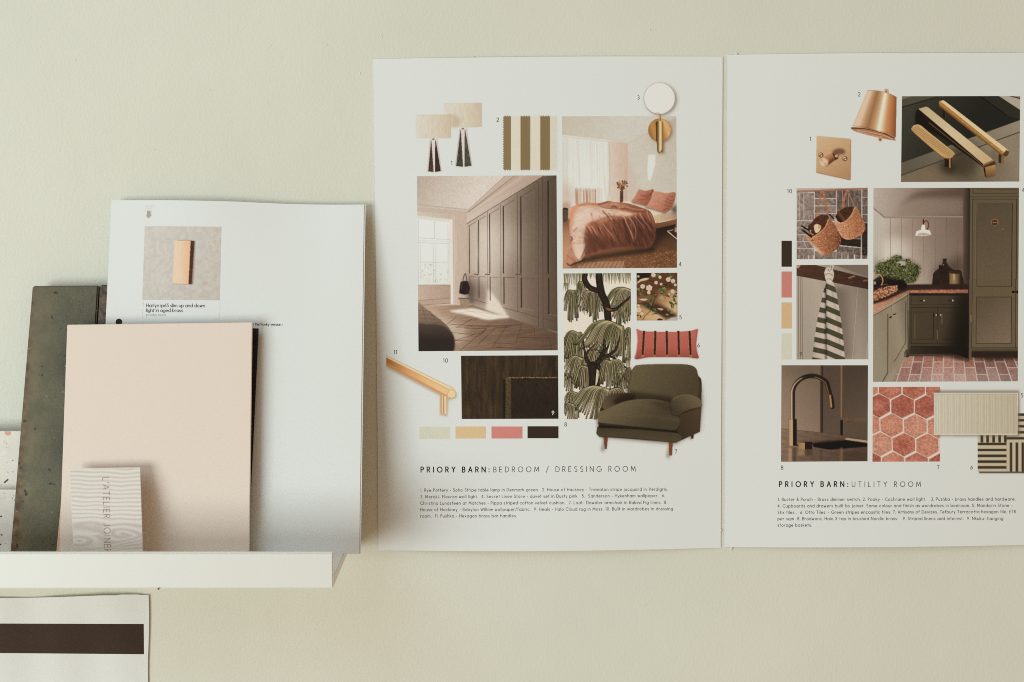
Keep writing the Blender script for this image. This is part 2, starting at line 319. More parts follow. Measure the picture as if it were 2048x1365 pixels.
    for l in ([(1110, 330), (1180, 340), (1250, 300)], [(1080, 390), (1180, 380), (1230, 350)], [(1200, 340), (1240, 320), (1275, 270)], [(1150, 330), (1200, 365)]): a.line(sm(l, False), 9, (118, 62, 44), .7, .7)
    a.line([(1270, 256), (1262, 300), (1240, 320)], 9, (90, 56, 46), .8, .5)
    a.fill([(x-6, y+14) for x, y in P2], (80, 50, 38), .6, 1.5)
    a.fill(P2, T(G((1240, 320), (202, 150, 124), (1520, 500), (150, 88, 66), (.55, (186, 126, 100))), .05, 20, 16, 7, 30))
    for l in ([(1430, 400), (1480, 430), (1520, 440)], [(1450, 370), (1500, 400), (1540, 390)], [(1420, 450), (1470, 470), (1510, 465)], [(1480, 340), (1530, 350)], [(1410, 530), (1440, 505), (1480, 510)]): a.line(sm(l, False), 9, (104, 58, 44), .75, .7)
    a.line([(1300, 330), (1400, 350)], 14, (212, 164, 138), .5, 2)
    # duvet
    D = sm([(235, 480), (290, 450), (400, 425), (560, 430), (700, 402), (760, 418), (880, 425), (1000, 450), (1180, 510), (1250, 560), (1300, 690), (1300, 850), (1270, 960), (1180, 1022), (1050, 1000), (900, 1015), (760, 1030), (620, 1060), (480, 1100), (380, 1120), (330, 1180), (250, 1200), (170, 1245), (140, 1180), (150, 1080), (210, 940), (190, 850), (190, 640), (205, 540)], n=5)
    a.fill(D, T(G((250, 500), (206, 150, 118), (1250, 950), (112, 66, 46), (.5, (160, 102, 76))), .06, 18, 30, 8, 30))
    a.fill(sm([(250, 500), (400, 470), (600, 480), (800, 520), (980, 560), (1000, 600), (850, 600), (700, 600), (560, 640), (450, 680), (400, 740), (385, 860), (395, 960), (370, 1060), (320, 1170), (230, 1100), (225, 960), (205, 840), (225, 640)]), T((212, 182, 160), .08, 40, 22, 12), .95, 1.6)
    a.fill(sm([(300, 560), (420, 500), (520, 560), (420, 640), (330, 760), (250, 760), (255, 640)]), (224, 203, 186), .8, 5)
    a.fill(sm([(190, 560), (240, 480), (330, 450), (280, 520), (230, 620), (200, 800), (186, 700)]), (212, 144, 104), .8, 2.5)
    a.fill(sm([(400, 760), (440, 700), (520, 680), (620, 690), (720, 650), (900, 640), (1080, 620), (1200, 660), (1290, 760), (1290, 880), (1260, 960), (1180, 1015), (900, 1005), (620, 1050), (400, 1110), (380, 960), (385, 860)]), T(G((400, 700), (166, 106, 80), (900, 1000), (90, 54, 41), (.4, (124, 76, 56))), .22, 26, 130, 9, -24), .95, 2)
    a.fill(sm([(390, 790), (450, 820), (560, 860), (700, 920), (800, 980), (600, 1040), (400, 1100), (385, 900)]), (82, 49, 38), .6, 4)
    R = random.Random(12)
    for l, w in (([(420, 735), (450, 760), (480, 800)], 22), ([(480, 740), (520, 800), (550, 860)], 20), ([(580, 750), (600, 800), (640, 870)], 14), ([(620, 700), (680, 780), (750, 860), (770, 930)], 20), ([(720, 680), (770, 760), (800, 850)], 16), ([(600, 490), (660, 560), (720, 620), (740, 680)], 26), ([(820, 575), (900, 620), (930, 700), (980, 800), (1010, 900)], 24), ([(960, 620), (1020, 700), (1050, 800), (1040, 900)], 22), ([(1040, 600), (1100, 680), (1160, 760)], 18), ([(1100, 560), (1140, 640), (1200, 720), (1250, 800)], 18), ([(1195, 530), (1205, 590), (1240, 660)], 22), ([(980, 800), (1010, 880), (1020, 940)], 16), ([(1230, 560), (1265, 640), (1280, 740)], 14)):
        a.line(sm(l, False), w*.6, (220, 164, 130), .8, .7, w2=w*.2)
    for l, w in (([(400, 740), (440, 800), (470, 860)], 16), ([(620, 540), (690, 610), (740, 700), (770, 780)], 22), ([(690, 560), (760, 640), (800, 700)], 16), ([(880, 640), (920, 760), (960, 880), (980, 960)], 26), ([(1000, 620), (1070, 720), (1110, 820)], 18), ([(1060, 600), (1120, 660), (1180, 740), (1230, 840)], 16), ([(560, 760), (620, 860), (700, 960)], 26), ([(760, 760), (800, 860), (860, 960)], 26), ([(1150, 600), (1210, 690), (1260, 760)], 16), ([(1110, 780), (1130, 880), (1150, 960)], 20), ([(470, 760), (520, 850), (560, 900)], 16)):
        a.line(sm(l, False), w*.6, (62, 34, 25), .8, .8, w2=w*.25)
    Q = random.Random(77)
    for i in range(85):
        x, y = Q.uniform(400, 1270), Q.uniform(560, 1000)
        if y > 1090-(x-400)*.1 or y < 520+(x-400)*.06: continue
        l = Q.uniform(40, 130); dx = l*(.25+.25*Q.random()); c = Q.uniform(-14, 14); p = sm([(x, y), (x+dx*.5+c, y+l*.5), (x+dx, y+l)], False, 4)
        if y+l > 1060: continue
        w = Q.uniform(5, 12); up = y < 720
        a.line(p, w, (214, 158, 124) if up else (158, 100, 74), .38 if up else .3, .8, w2=2); a.line([(u+w*.9, v+3) for u, v in p], w, (66, 38, 28), .42, .8, w2=2)
    for i in range(26):
        x, y = Q.uniform(240, 900), Q.uniform(500, 900)
        if x > 380 and y > 640: continue
        an = Q.uniform(-.9, .9); l = Q.uniform(40, 110); p = sm([(x, y), (x+l*.5*math.cos(an), y+l*.5*math.sin(an)+Q.uniform(-12, 12)), (x+l*math.cos(an), y+l*math.sin(an))], False, 4)
        a.line(p, 9, (178, 136, 112), .4, .9, w2=3); a.line([(u, v-9) for u, v in p], 8, (232, 212, 194), .45, .9, w2=3)
    # folded-back top edge
    for l, w in (([(560, 450), (620, 440), (690, 412)], 14), ([(600, 480), (680, 500), (760, 498)], 10), ([(740, 490), (770, 470), (800, 500)], 14), ([(860, 510), (910, 500), (1000, 515)], 10), ([(1040, 530), (1100, 540), (1180, 530)], 12), ([(900, 500), (920, 470)], 9), ([(660, 460), (720, 430)], 9), ([(1000, 480), (1060, 500), (1120, 510)], 8)):
        a.line(sm(l, False), w*.75, (96, 50, 38), .85, .6)
    for l, w in (([(640, 460), (740, 440), (840, 460)], 22), ([(820, 490), (900, 480), (960, 490)], 18), ([(960, 500), (1080, 515), (1160, 520)], 14), ([(760, 520), (900, 550), (1050, 570)], 26), ([(420, 480), (520, 470), (600, 500)], 14)):
        a.line(sm(l, False), w*.7, (222, 176, 146), .7, 1.2)
    a.fill(ell(885, 460, 30, 18), (190, 128, 90), .7, 1)
    a.line(sm([(300, 470), (400, 445), (520, 450), (600, 480)], False), 12, (176, 104, 74), .6, 1)
    a.line(sm([(205, 870), (220, 880), (215, 920)], False), 16, (92, 50, 38), .8, .7); a.line([(250, 950), (250, 965), (380, 955)], 4, (110, 70, 56), .8, .3)
    for l in ([(210, 1020), (250, 1110), (300, 1180)], [(160, 1100), (175, 1130)], [(200, 1150), (260, 1190)], [(240, 800), (290, 750)]): a.line(sm(l, False), 9, (140, 82, 66), .75, .8)
    a.fill(sm([(250, 985), (300, 960), (380, 960), (385, 1040), (350, 1110), (300, 1150), (265, 1090)]), (224, 198, 178), .7, 2.5)
    a.line([(150, 1215), (190, 1245), (330, 1190), (400, 1150)], 12, (30, 22, 18), .8, 1)
    for i in range(10): a.line([(330+i*7, 1150-i*16), (352+i*6, 1130-i*16)], 6, (90, 50, 38), .8, .3)
    # tray
    a.fill([(1460, 800), (1535, 778), (1590, 830), (1590, 930), (1565, 915)], (50, 38, 32)); a.line([(1462, 798), (1590, 905)], 15, (196, 164, 140)); a.line([(1465, 795), (1535, 778)], 9, (186, 152, 128)); a.box(1555, 750, 1590, 810, (176, 132, 116)); a.box(1568, 700, 1590, 745, (140, 96, 84), .8)
    a.grain(.05, 1.3, 1.3, 31); a.rect = (1123, 232, 1355, 538); return a
def art_walllight(base):
    a = Art(1276, 156, 1366, 318, base=[base]).v(1100, 100, 5.25)
    S = (105, 78, 58)
    a.fill(ell(1166, 522, 170, 170), S, .5, 2.4); a.fill(ell(1165, 855, 122, 122), S, .55, 2.6); a.fill([(1135, 900), (1200, 900), (1200, 1085), (1150, 1100)], S, .6, 2.4)
    a.fill(ell(1148, 510, 166, 168), (160, 138, 112)); a.fill(ell(1148, 509, 162, 164), (221, 222, 213))
    a.line(sm([(1100, 668), (1130, 662), (1150, 672)], False), 6, (166, 120, 80), .8, .3)
    a.fill(ell(1150, 842, 120, 122), G((1030, 880), (140, 96, 48), (1270, 800), (200, 150, 92), (.25, (188, 136, 76)), (.55, (170, 118, 60)), (.8, (214, 170, 112))))
    a.line(ell(1150, 842, 118, 120), 4, (128, 88, 46), .6)
    a.box(1146, 676, 1162, 760, G((1146, 0), (196, 160, 100), (1162, 0), (120, 84, 44)))
    a.fill([(1110, 760), (1125, 745), (1125, 960), (1112, 960)], (50, 36, 22), .9, .3)
    a.fill(sm([(1122, 770), (1135, 750), (1165, 748), (1186, 765), (1188, 900), (1186, 1050), (1170, 1085), (1148, 1092), (1128, 1075), (1122, 1030), (1120, 900)], n=3), G((1120, 0), (92, 68, 36), (1190, 0), (128, 92, 48), (.3, (150, 120, 72)), (.45, (222, 204, 160)), (.68, (214, 190, 140)), (.8, (150, 112, 62))))
    a.fill([(1130, 1060), (1150, 1075), (1180, 1040), (1182, 1060), (1150, 1092)], (96, 70, 38), .8, .4)
    return a
def frond(a, ox, oy, Rl, Rr, D, n, seed=1, up=.22, dark=(32, 27, 20)):
    """a drooping fan: leaves leave the crown point, arch out to the sides and hang"""
    R = random.Random(seed); P = []
    for i in range(n):
        t = -Rl+(Rl+Rr)*i/(n-1.); ax = abs(t)/max(Rl, Rr); d = D*(1-.48*ax)*R.uniform(.8, 1.12)
        hx = max(Rl, Rr); pk = -up*hx*(1-.2*ax)*(.3+.7*ax)
        pts = [(ox, oy), (ox+t*.33, oy+pk*.9-2), (ox+t*.68, oy+pk*.75+d*.12), (ox+t*.92, oy+d*.5), (ox+t*1.12+R.uniform(-8, 8), oy+d)]
        P.append(sm(pts, False, 4))
    wd = (Rl+Rr)/n
    order = sorted(range(n), key=lambda i: -abs(i-n*Rl/(Rl+Rr)))
    for i in order: a.line(P[i], wd*1.15, dark, .97, w2=wd*.95)
    for i in order:
        q = P[i]; m = len(q); c = R.choice([(186, 176, 130), (172, 162, 112), (150, 142, 94), (198, 184, 142), (190, 166, 128), (124, 118, 76)])
        a.line(q[:m-3], max(4, wd*.2), c, .95, w2=max(7, wd*.46)); a.line(q[m-4:], wd*.46, c, .95, w2=3)
        a.line([(x+wd*.22, y+2) for x, y in q[m//2:]], 3.5, (90, 84, 54), .75, w2=5)
        for k in range(5, m, 2):
            x, y = q[k]; a.line([(x-wd*.2, y+R.uniform(-4, 4)), (x+wd*.15, y-6)], 2.6, (74, 66, 44), .7)
def art_willow():
    a = Art(1127, 547, 1262, 839, (224, 214, 196)).v(1120, 540, 9.1)
    rr = R = random.Random(3)
    def hang(x0, x1, y0, y1, seed):
        Q = random.Random(seed); x = x0
        while x < x1:
            l = Q.uniform(.7, 1.05)*(y1-y0); d = Q.uniform(-20, 20)
            p = sm([(x, y0), (x+d*.3, y0+l*.5), (x+d, y0+l)], False, 4)
            a.line(p, 24, (50, 44, 30), .9, w2=3); a.line([(u-3, w) for u, w in p], 13, Q.choice([(172, 164, 114), (156, 150, 98), (184, 166, 124), (140, 138, 92)]), .9, w2=2)
            a.line([(u+5, w) for u, w in p], 3, (84, 78, 50), .7); x += Q.uniform(18, 30)
    hang(66, 420, 40, 330, 1); hang(540, 620, 60, 160, 2); hang(790, 1300, 50, 250, 3)
    hang(70, 150, 250, 460, 31); hang(420, 700, 560, 820, 33); frond(a, 1120, 640, 150, 160, 380, 10, 53)
    frond(a, 365, 240, 60, 110, 400, 6, 30); frond(a, 230, 400, 165, 120, 600, 11, 4)
    frond(a, 1290, 400, 480, 60, 480, 19, 5); hang(1020, 1290, 560, 1000, 6)
    frond(a, 600, 420, 230, 200, 520, 16, 7)
    # trunk
    B = (38, 30, 24)
    def branch(p, w, w2): 
        a.line(sm(p, False, 5), w, B, w2=w2); Q = random.Random(len(p)+int(w))
        for x, y in sm(p, False, 6):
            for _ in range(2): a.line([(x+Q.uniform(-w*.25, w*.25), y), (x+Q.uniform(-w*.25, w*.25)+6, y+Q.uniform(8, 24))], Q.uniform(6, 16), Q.choice([(88, 60, 36), (70, 46, 28), (112, 82, 52)]), .4, .4)
    branch([(465, 50), (450, 180), (540, 320), (700, 380)], 95, 100); branch([(705, 50), (720, 240), (760, 440), (840, 620), (875, 900)], 130, 135)
    branch([(880, 720), (1000, 720), (1140, 610), (1290, 480)], 80, 30); a.fill(sm([(820, 690), (900, 700), (950, 720), (880, 745)]), (138, 92, 52), .8, .6)
    a.v(1120, 540, 9.1)
    a.v(1120, 690, 9.1)
    hang(70, 430, -130, 330, 11); hang(480, 760, -130, 230, 12); hang(1000, 1290, -130, 230, 13); hang(1150, 1290, 240, 470, 32)
    a.v(1120, 540, 9.1)
    frond(a, 110, 1260, 120, 90, 420, 8, 51, .3); frond(a, 700, 1500, 260, 200, 330, 14, 52, .2); frond(a, 330, 1190, 300, 110, 620, 15, 10, .35); frond(a, 1290, 1090, 150, 20, 640, 7, 9, .3); frond(a, 1130, 1100, 800, 40, 560, 27, 8, .3)
    a.v(1120, 690, 9.1)
    branch([(415, -120), (440, 60), (460, 160), (500, 300), (570, 400)], 14, 95); branch([(680, -60), (600, 20), (540, 80), (480, 150)], 10, 46); branch([(800, -90), (810, 20), (800, 120), (700, 300), (600, 420)], 30, 125); branch([(900, -60), (870, 40), (820, 110)], 12, 60)
    branch([(1090, -170), (1060, -40), (1000, 100), (880, 190), (760, 240)], 16, 78); branch([(860, 190), (1000, 250), (1150, 380), (1290, 470)], 45, 25)
    branch([(590, 380), (580, 600), (570, 860)], 165, 125); branch([(700, 380), (740, 560), (690, 740), (600, 850)], 80, 60)
    a.line([(690, 480), (660, 700)], 36, (190, 180, 140), .9, w2=14)
    frond(a, 200, 560, 140, 120, 330, 9, 54, .3); frond(a, 1080, 560, 120, 160, 340, 9, 55, .3); frond(a, 400, 275, 330, 60, 500, 13, 14, .28); frond(a, 480, 420, 220, 30, 470, 8, 15, .25)
    frond(a, 905, 330, 190, 300, 460, 19, 17, .3); frond(a, 1290, 440, 120, 20, 330, 6, 18)
    frond(a, 290, 900, 230, 40, 420, 11, 21, .3); frond(a, 900, 860, 90, 330, 360, 12, 20, .3); frond(a, 880, 850, 690, 30, 620, 25, 19, .2); frond(a, 230, 1100, 170, 40, 300, 8, 22, .3)
    a.grain(.08, 1.1, 1.1, 41); a.rect = (1126, 546, 1262, 839); return a
def art_floral():
    a = Art(1273, 546, 1356, 642, (120, 84, 54)).v(1265, 540, 13)
    a.fill([(90, 60), (1180, 60), (1180, 560), (90, 700)], T((92, 60, 38), .1, 60, 60)); a.fill([(90, 60), (480, 60), (440, 180), (90, 260)], (36, 28, 22), 1, 1)
    a.fill([(650, 560), (1180, 500), (1180, 1200), (950, 1020), (640, 820)], G((700, 650), (150, 104, 70), (1000, 950), (206, 176, 134), (.5, (178, 136, 94))), 1, 3)
    a.fill([(90, 900), (600, 1050), (900, 1330), (90, 1330)], G((300, 1100), (184, 144, 100), (600, 1300), (206, 174, 130)), 1, 3)
    a.fill([(250, 820), (650, 900), (1000, 1080), (1130, 1200), (1060, 1250), (840, 1240), (560, 1080), (250, 900)], (62, 42, 30), .95, 2.2)
    a.fill([(300, 1330), (380, 1160), (560, 1200), (860, 1330)], (206, 172, 128), .6, 4); a.fill([(840, 1330), (1000, 1240), (1180, 1210), (1180, 1330)], (188, 180, 164), 1, 1.5)
    a.fill(sm([(110, 340), (200, 250), (320, 215), (430, 225), (340, 270), (220, 300), (130, 350)]), (206, 186, 150))
    R = random.Random(6)
    def leaf(x, y, l, an, c): 
        t = math.radians(an); dx, dy = math.cos(t), math.sin(t)
        a.fill(sm([(x, y), (x+dx*l*.5-dy*l*.2, y+dy*l*.5+dx*l*.2), (x+dx*l, y+dy*l), (x+dx*l*.5+dy*l*.2, y+dy*l*.5-dx*l*.2)], n=3), c); a.line([(x, y), (x+dx*l, y+dy*l)], 5, (40, 38, 22), .8)
    def flower(x, y, r, c=(212, 192, 164)):
        r = r*.86
        a.fill(ell(x, y, r*.9, r*.9), (54, 40, 26), .5, .7)
        for k in range(6): t = k*1.05+x; a.fill(ell(x+r*.5*math.cos(t), y+r*.5*math.sin(t), r*.42, r*.42), c)
        for k in range(6): t = k*1.05+x+.5; a.line([(x, y), (x+r*.6*math.cos(t), y+r*.6*math.sin(t))], 4, (166, 130, 104), .7)
        a.fill(ell(x, y, r*.12, r*.12), (186, 100, 72))
    GR = [(104, 106, 58), (80, 84, 44), (136, 136, 82), (62, 62, 34)]
    for x, y, n in ((230, 560, 16), (760, 490, 20), (830, 620, 12), (1040, 930, 14), (500, 830, 8), (350, 960, 10), (560, 1060, 10), (1100, 640, 7), (680, 130, 10), (1120, 860, 7), (150, 1180, 6), (940, 1130, 5), (520, 700, 6), (940, 150, 6)):
        for k in range(n): leaf(x+R.uniform(-70, 70), y+R.uniform(-60, 60), R.uniform(60, 120), R.uniform(0, 360), R.choice(GR))
    for l in ([(660, 620), (560, 800), (460, 1060), (320, 1200), (260, 1320)], [(430, 280), (700, 350), (950, 430), (1180, 560)], [(1160, 90), (1010, 260), (860, 380)], [(100, 860), (300, 900), (500, 1040), (750, 1150)]): a.line(sm(l, False), 15, (48, 34, 24), .9)
    for x, y, r in ((430, 470, 105), (260, 430, 80), (420, 590, 62), (610, 330, 60), (930, 250, 80), (1050, 290, 75), (1110, 390, 50), (540, 130, 78), (710, 190, 56), (1040, 560, 72), (950, 630, 40), (160, 1040, 88), (240, 1140, 60), (150, 170, 40), (740, 370, 45), (150, 930, 50)): flower(x, y, r)
    a.fill(sm([(700, 700), (780, 680), (820, 740), (780, 770), (700, 750)]), (160, 146, 110)); a.fill(sm([(640, 1000), (760, 1000), (800, 1020), (740, 1055)]), (186, 164, 140)); a.fill(sm([(180, 760), (380, 750), (330, 800), (220, 790)]), (206, 186, 160))
    a.fill(sm([(640, 1310), (680, 1265), (770, 1280), (760, 1320)]), (40, 36, 26)); a.grain(.1, 1, 1, 51); return a
def art_cushion():
    a = Art(1266, 652, 1402, 722).v(1110, 530, 3.413)
    P = sm([(556, 437), (600, 452), (700, 456), (800, 457), (920, 450), (973, 437), (970, 470), (962, 540), (966, 590), (978, 637), (900, 630), (760, 628), (640, 630), (545, 643), (556, 590), (562, 520), (560, 470)], n=4)
    a.fill([(x+2, y+4) for x, y in P], (150, 110, 90), .4, 1)
    a.fill(P, T(G((0, 440), (186, 102, 86), (0, 640), (150, 72, 60), (.6, (180, 94, 78))), .06, 4, 3, 7))
    for x, x2 in ((607, 597), (684, 680), (762, 764), (841, 846), (917, 925)):
        a.fill([(x-10, 450), (x+8, 450), (x2+9, 630), (x2-9, 630)], (190, 128, 94), .7); a.fill([(x-7, 450), (x+7, 450), (x2+7, 616), (x2-7, 616)], (52, 36, 22)); a.fill([(x2-6, 614), (x2+6, 614), (x2+6, 629), (x2-6, 629)], (166, 108, 64))
    a.line([(558, 445), (563, 520), (548, 640)], 7, (214, 126, 110), .6, .6); a.line([(970, 445), (960, 540), (974, 634)], 7, (140, 56, 48), .5, .6)
    a.line(sm([(548, 641), (640, 629), (900, 629), (976, 636)], False), 3, (120, 50, 40), .8); return a
def art_chair(base):
    a = Art(1180, 722, 1412, 926, base=[base]).v(1110, 530, 3.413)
    S = (96, 74, 58)
    a.fill([(290, 1060), (330, 1180), (820, 1225), (990, 1130), (1010, 940), (1000, 800), (900, 1100)], S, .62, 3.4)
    a.fill([(280, 1020), (330, 1010), (340, 1190), (300, 1170)], S, .6, 3); a.line([(345, 1180), (325, 1262)], 26, S, .5, 2.5); a.line([(790, 1220), (772, 1305)], 26, S, .5, 2.5); a.line([(935, 1150), (925, 1188)], 16, S, .5, 2)
    a.fill([(480, 780), (520, 690), (500, 880), (470, 870)], S, .5, 3)
    for p, c in (([(330, 1172), (361, 1176), (353, 1257), (339, 1257)], (128, 76, 48)), ([(776, 1212), (804, 1210), (798, 1302), (779, 1302)], (136, 80, 50)), ([(926, 1160), (948, 1148), (944, 1187), (929, 1187)], (66, 42, 30))):
        a.fill(p, T(tuple(q*.85 for q in c), .12, 4, 20)); a.line([p[3], p[0]], 3, (150, 104, 74), .5)
    C = (88, 73, 50)
    def part(pts, f, am=.13): a.fill(sm(pts, n=5), T(f, am, 2.6, 2.6, 17))
    a.fill([(497, 870), (535, 720), (960, 720), (1000, 800), (1000, 960), (988, 1140), (828, 1210), (300, 1170), (292, 1030), (330, 930)], (46, 37, 27))
    part([(975, 775), (992, 772), (1000, 800), (998, 900), (980, 935), (960, 900)], (62, 50, 36))
    a.fill([(838, 1030), (1000, 960), (988, 1140), (828, 1212), (828, 1100)], T(G((830, 1100), (58, 47, 33), (1000, 1000), (76, 62, 44)), .1, 2.6, 2.6, 3))
    part([(497, 870), (510, 760), (535, 700), (580, 682), (760, 676), (900, 680), (960, 705), (978, 770), (982, 850), (965, 900), (880, 890), (800, 940), (700, 930), (540, 910)], G((520, 690), (100, 89, 63), (900, 930), (73, 63, 45)))
    a.fill([(510, 860), (800, 900), (800, 950), (520, 910)], (44, 34, 24), .7, 3); a.line(sm([(520, 720), (505, 800), (492, 865)], False), 8, (52, 42, 30), .6, 1.2)
    a.line(sm([(580, 684), (760, 678), (905, 682)], False), 5, (118, 102, 76), .5, .8)
    part([(325, 950), (335, 905), (390, 878), (480, 872), (545, 885), (550, 915), (480, 945), (400, 975), (345, 988), (325, 975)], G((330, 940), (90, 78, 56), (540, 900), (50, 38, 28), (.6, (60, 44, 30))))
    a.fill(sm([(400, 925), (480, 890), (548, 900), (520, 930), (430, 960)]), (34, 24, 18), .75, 2.5)
    a.fill([(560, 900), (800, 920), (800, 955), (560, 935)], (40, 31, 22), .6, 2.5)
    part([(785, 990), (795, 930), (840, 895), (920, 888), (985, 915), (1003, 950), (995, 972), (930, 985), (870, 1010), (845, 1035), (800, 1020)], G((800, 1010), (61, 52, 38), (930, 890), (102, 90, 65)))
    a.line(sm([(995, 972), (930, 988), (870, 1012), (845, 1035)], False), 7, (40, 31, 22), .8, 1)
    part([(288, 1110), (298, 1105), (560, 1108), (840, 1150), (835, 1210), (700, 1200), (500, 1180), (300, 1170)], G((0, 1100), (64, 55, 38), (0, 1200), (78, 68, 47)))
    a.fill([(296, 1095), (560, 1110), (830, 1128), (842, 1148), (560, 1122), (300, 1112)], (26, 21, 16), .95, .9)
    part([(290, 1045), (300, 1005), (350, 985), (450, 940), (540, 920), (640, 915), (730, 925), (780, 945), (785, 985), (840, 1030), (850, 1080), (840, 1120), (810, 1132), (700, 1122), (540, 1105), (400, 1095), (310, 1082)], G((450, 940), (104, 92, 66), (600, 1120), (71, 61, 44)))
    a.line(sm([(300, 1030), (450, 1025), (650, 1030), (845, 1060)], False), 12, (112, 96, 70), .35, 2.5); a.fill([(640, 930), (780, 940), (785, 1000), (700, 970)], (52, 41, 29), .5, 4)
    a.line(sm([(330, 930), (345, 900), (400, 880), (480, 872)], False), 6, (116, 98, 72), .6, .8); a.line(sm([(790, 960), (800, 925), (850, 895), (930, 890), (985, 915)], False), 7, (118, 100, 74), .6, .8); a.line(sm([(786, 985), (800, 1020), (845, 1034)], False), 7, (40, 31, 22), .8, .8); a.line(sm([(788, 985), (790, 950), (800, 925)], False), 9, (44, 35, 25), .6, 1.2)
    a.line(sm([(300, 1080), (540, 1107), (700, 1122), (815, 1130), (848, 1100)], False), 7, (30, 24, 18), .8, .8)
    a.line([(300, 1172), (500, 1184), (700, 1202), (828, 1212)], 5, (40, 32, 22), .8, .6); return a
def art_handle():
    a = Art(770, 706, 916, 842).v(750, 690, 5.389)
    S = (140, 100, 70)
    a.fill([(119, 180), (119, 250), (700, 550), (700, 760), (780, 770), (790, 600), (880, 570), (880, 520)], S, .42, 2)
    a.fill([(119, 114), (850, 466), (870, 500), (790, 575), (700, 530), (119, 222)], T(G((119, 150), (166, 106, 58), (800, 500), (232, 192, 140), (.35, (206, 156, 104)), (.7, (226, 184, 132))), .02, 30, 4))
    a.fill([(119, 114), (850, 466), (800, 476), (119, 136)], (236, 208, 166)); a.line([(119, 138), (795, 482)], 5, (190, 136, 86), .8); a.fill([(119, 190), (770, 540), (790, 575), (700, 530), (119, 222)], (196, 140, 90), .8, .5)
    a.line([(119, 114), (840, 466)], 4, (160, 108, 66), .7)
    a.fill([(708, 535), (776, 560), (776, 742), (740, 752), (708, 740)], G((708, 0), (176, 128, 82), (776, 0), (196, 152, 104), (.25, (236, 204, 156)), (.5, (170, 120, 72)), (.62, (244, 226, 190))))
    a.fill([(782, 520), (800, 488), (842, 484), (874, 518), (862, 562), (820, 576), (784, 556)], (236, 204, 156)); a.line([(782, 520), (800, 488), (842, 484), (874, 518), (862, 562), (820, 576), (784, 556), (782, 520)], 4, (170, 118, 74), .9)
    a.line([(820, 540), (868, 520)], 5, (214, 170, 120), .7); return a
def art_rug():
    a = Art(922, 711, 1118, 839, (50, 40, 29)).v(750, 690, 5.389)
    a.box(920, 110, 1990, 810, T((56, 44, 31), .22, 22, 180, 3)); a.speck([(930, 120), (1400, 120), (1400, 800), (930, 800)], 1500, [(88, 68, 42), (76, 58, 36), (36, 29, 22), (100, 78, 48)], 2, 4.5, 3, .45)
    a.speck([(1400, 120), (1975, 120), (1975, 345), (1400, 345)], 600, [(80, 62, 40), (36, 29, 22)], 2, 4, 4, .4)
    for x, w in ((1180, 40), (1320, 60), (1420, 50), (1580, 40), (1000, 60), (1230, 50)): a.line([(x, 120), (x, 800)], w, (84, 64, 38), .2, 3)
    a.box(1470, 375, 1990, 810, T((46, 37, 28), .12, 8, 60, 9)); a.box(1378, 370, 1405, 810, (26, 20, 15), .85, 1.2)
    a.box(1405, 352, 1465, 810, T((74, 60, 38), .25, 8, 8, 5)); a.speck([(1408, 360), (1462, 360), (1462, 800), (1408, 800)], 330, [(112, 92, 58), (54, 43, 28), (96, 78, 48)], 2.5, 5, 6, .7)
    a.line([(1410, 362), (1440, 352), (1990, 352)], 9, (98, 80, 50)); a.speck([(1430, 346), (1980, 346), (1980, 360), (1430, 360)], 150, [(176, 142, 92), (70, 54, 34)], 3, 6, 8, .8); a.box(1470, 362, 1990, 376, (30, 23, 18), .7, .5)
    a.box(1470, 560, 1990, 810, (36, 30, 24), .5, 8); a.grain(.1, 1, 2.5, 61); return a
def art_sconce():
    a = Art(1696, 172, 1800, 290).v(1600, 160, 6.205)
    a.fill([(1040, 170), (1048, 118), (1068, 110), (1096, 122), (1100, 172)], (190, 130, 88)); a.fill(ell(1067, 146, 24, 30), (214, 160, 116)); a.fill(ell(1067, 146, 9, 11), (110, 60, 36))
    a.fill(sm([(633, 592), (700, 588), (900, 620), (1100, 690), (1176, 735), (1172, 752), (1040, 730), (860, 690), (700, 645), (640, 612)], n=4), (176, 118, 80))
    a.line(sm([(636, 598), (800, 605), (1000, 650), (1172, 722)], False), 13, (66, 40, 26)); a.line(sm([(700, 625), (860, 650), (1040, 690), (1150, 735)], False), 6, (224, 178, 136)); a.line(sm([(720, 640), (860, 680), (1000, 712)], False), 5, (222, 186, 150))
    a.fill([(968, 730), (985, 698), (1018, 700), (1020, 745), (1005, 766), (980, 762)], (200, 146, 104)); a.fill(ell(993, 742, 10, 11), (96, 56, 36))
    a.fill([(838, 132), (870, 124), (1000, 140), (1120, 172), (1196, 212), (1186, 715), (1080, 672), (900, 620), (655, 575)],
           T(lambda X, Y: G((0, 0), (226, 190, 150), (1, 0), (150, 84, 44), (.13, (222, 192, 160)), (.24, (192, 144, 98)), (.36, (160, 110, 68)), (.48, (192, 144, 94)), (.56, (212, 180, 134)), (.62, (236, 232, 214)), (.68, (230, 208, 168)), (.78, (206, 144, 88)), (.9, (186, 112, 60)))((X-(838-(Y-130)*.41))/(358+(Y-130)*.37), Y*0), .05, 4, 4, 6))
    a.line(sm([(655, 572), (800, 588), (1000, 640), (1080, 668)], False), 4, (120, 66, 40), .7); a.line([(1080, 640), (1080, 680)], 6, (120, 70, 44), .7); a.line([(1196, 212), (1186, 715)], 4, (126, 70, 38), .8)
    a.line([(838, 132), (655, 575)], 3, (170, 120, 84), .8); a.line(sm([(845, 130), (1000, 142), (1196, 212)], False), 4, (130, 78, 48), .6); return a
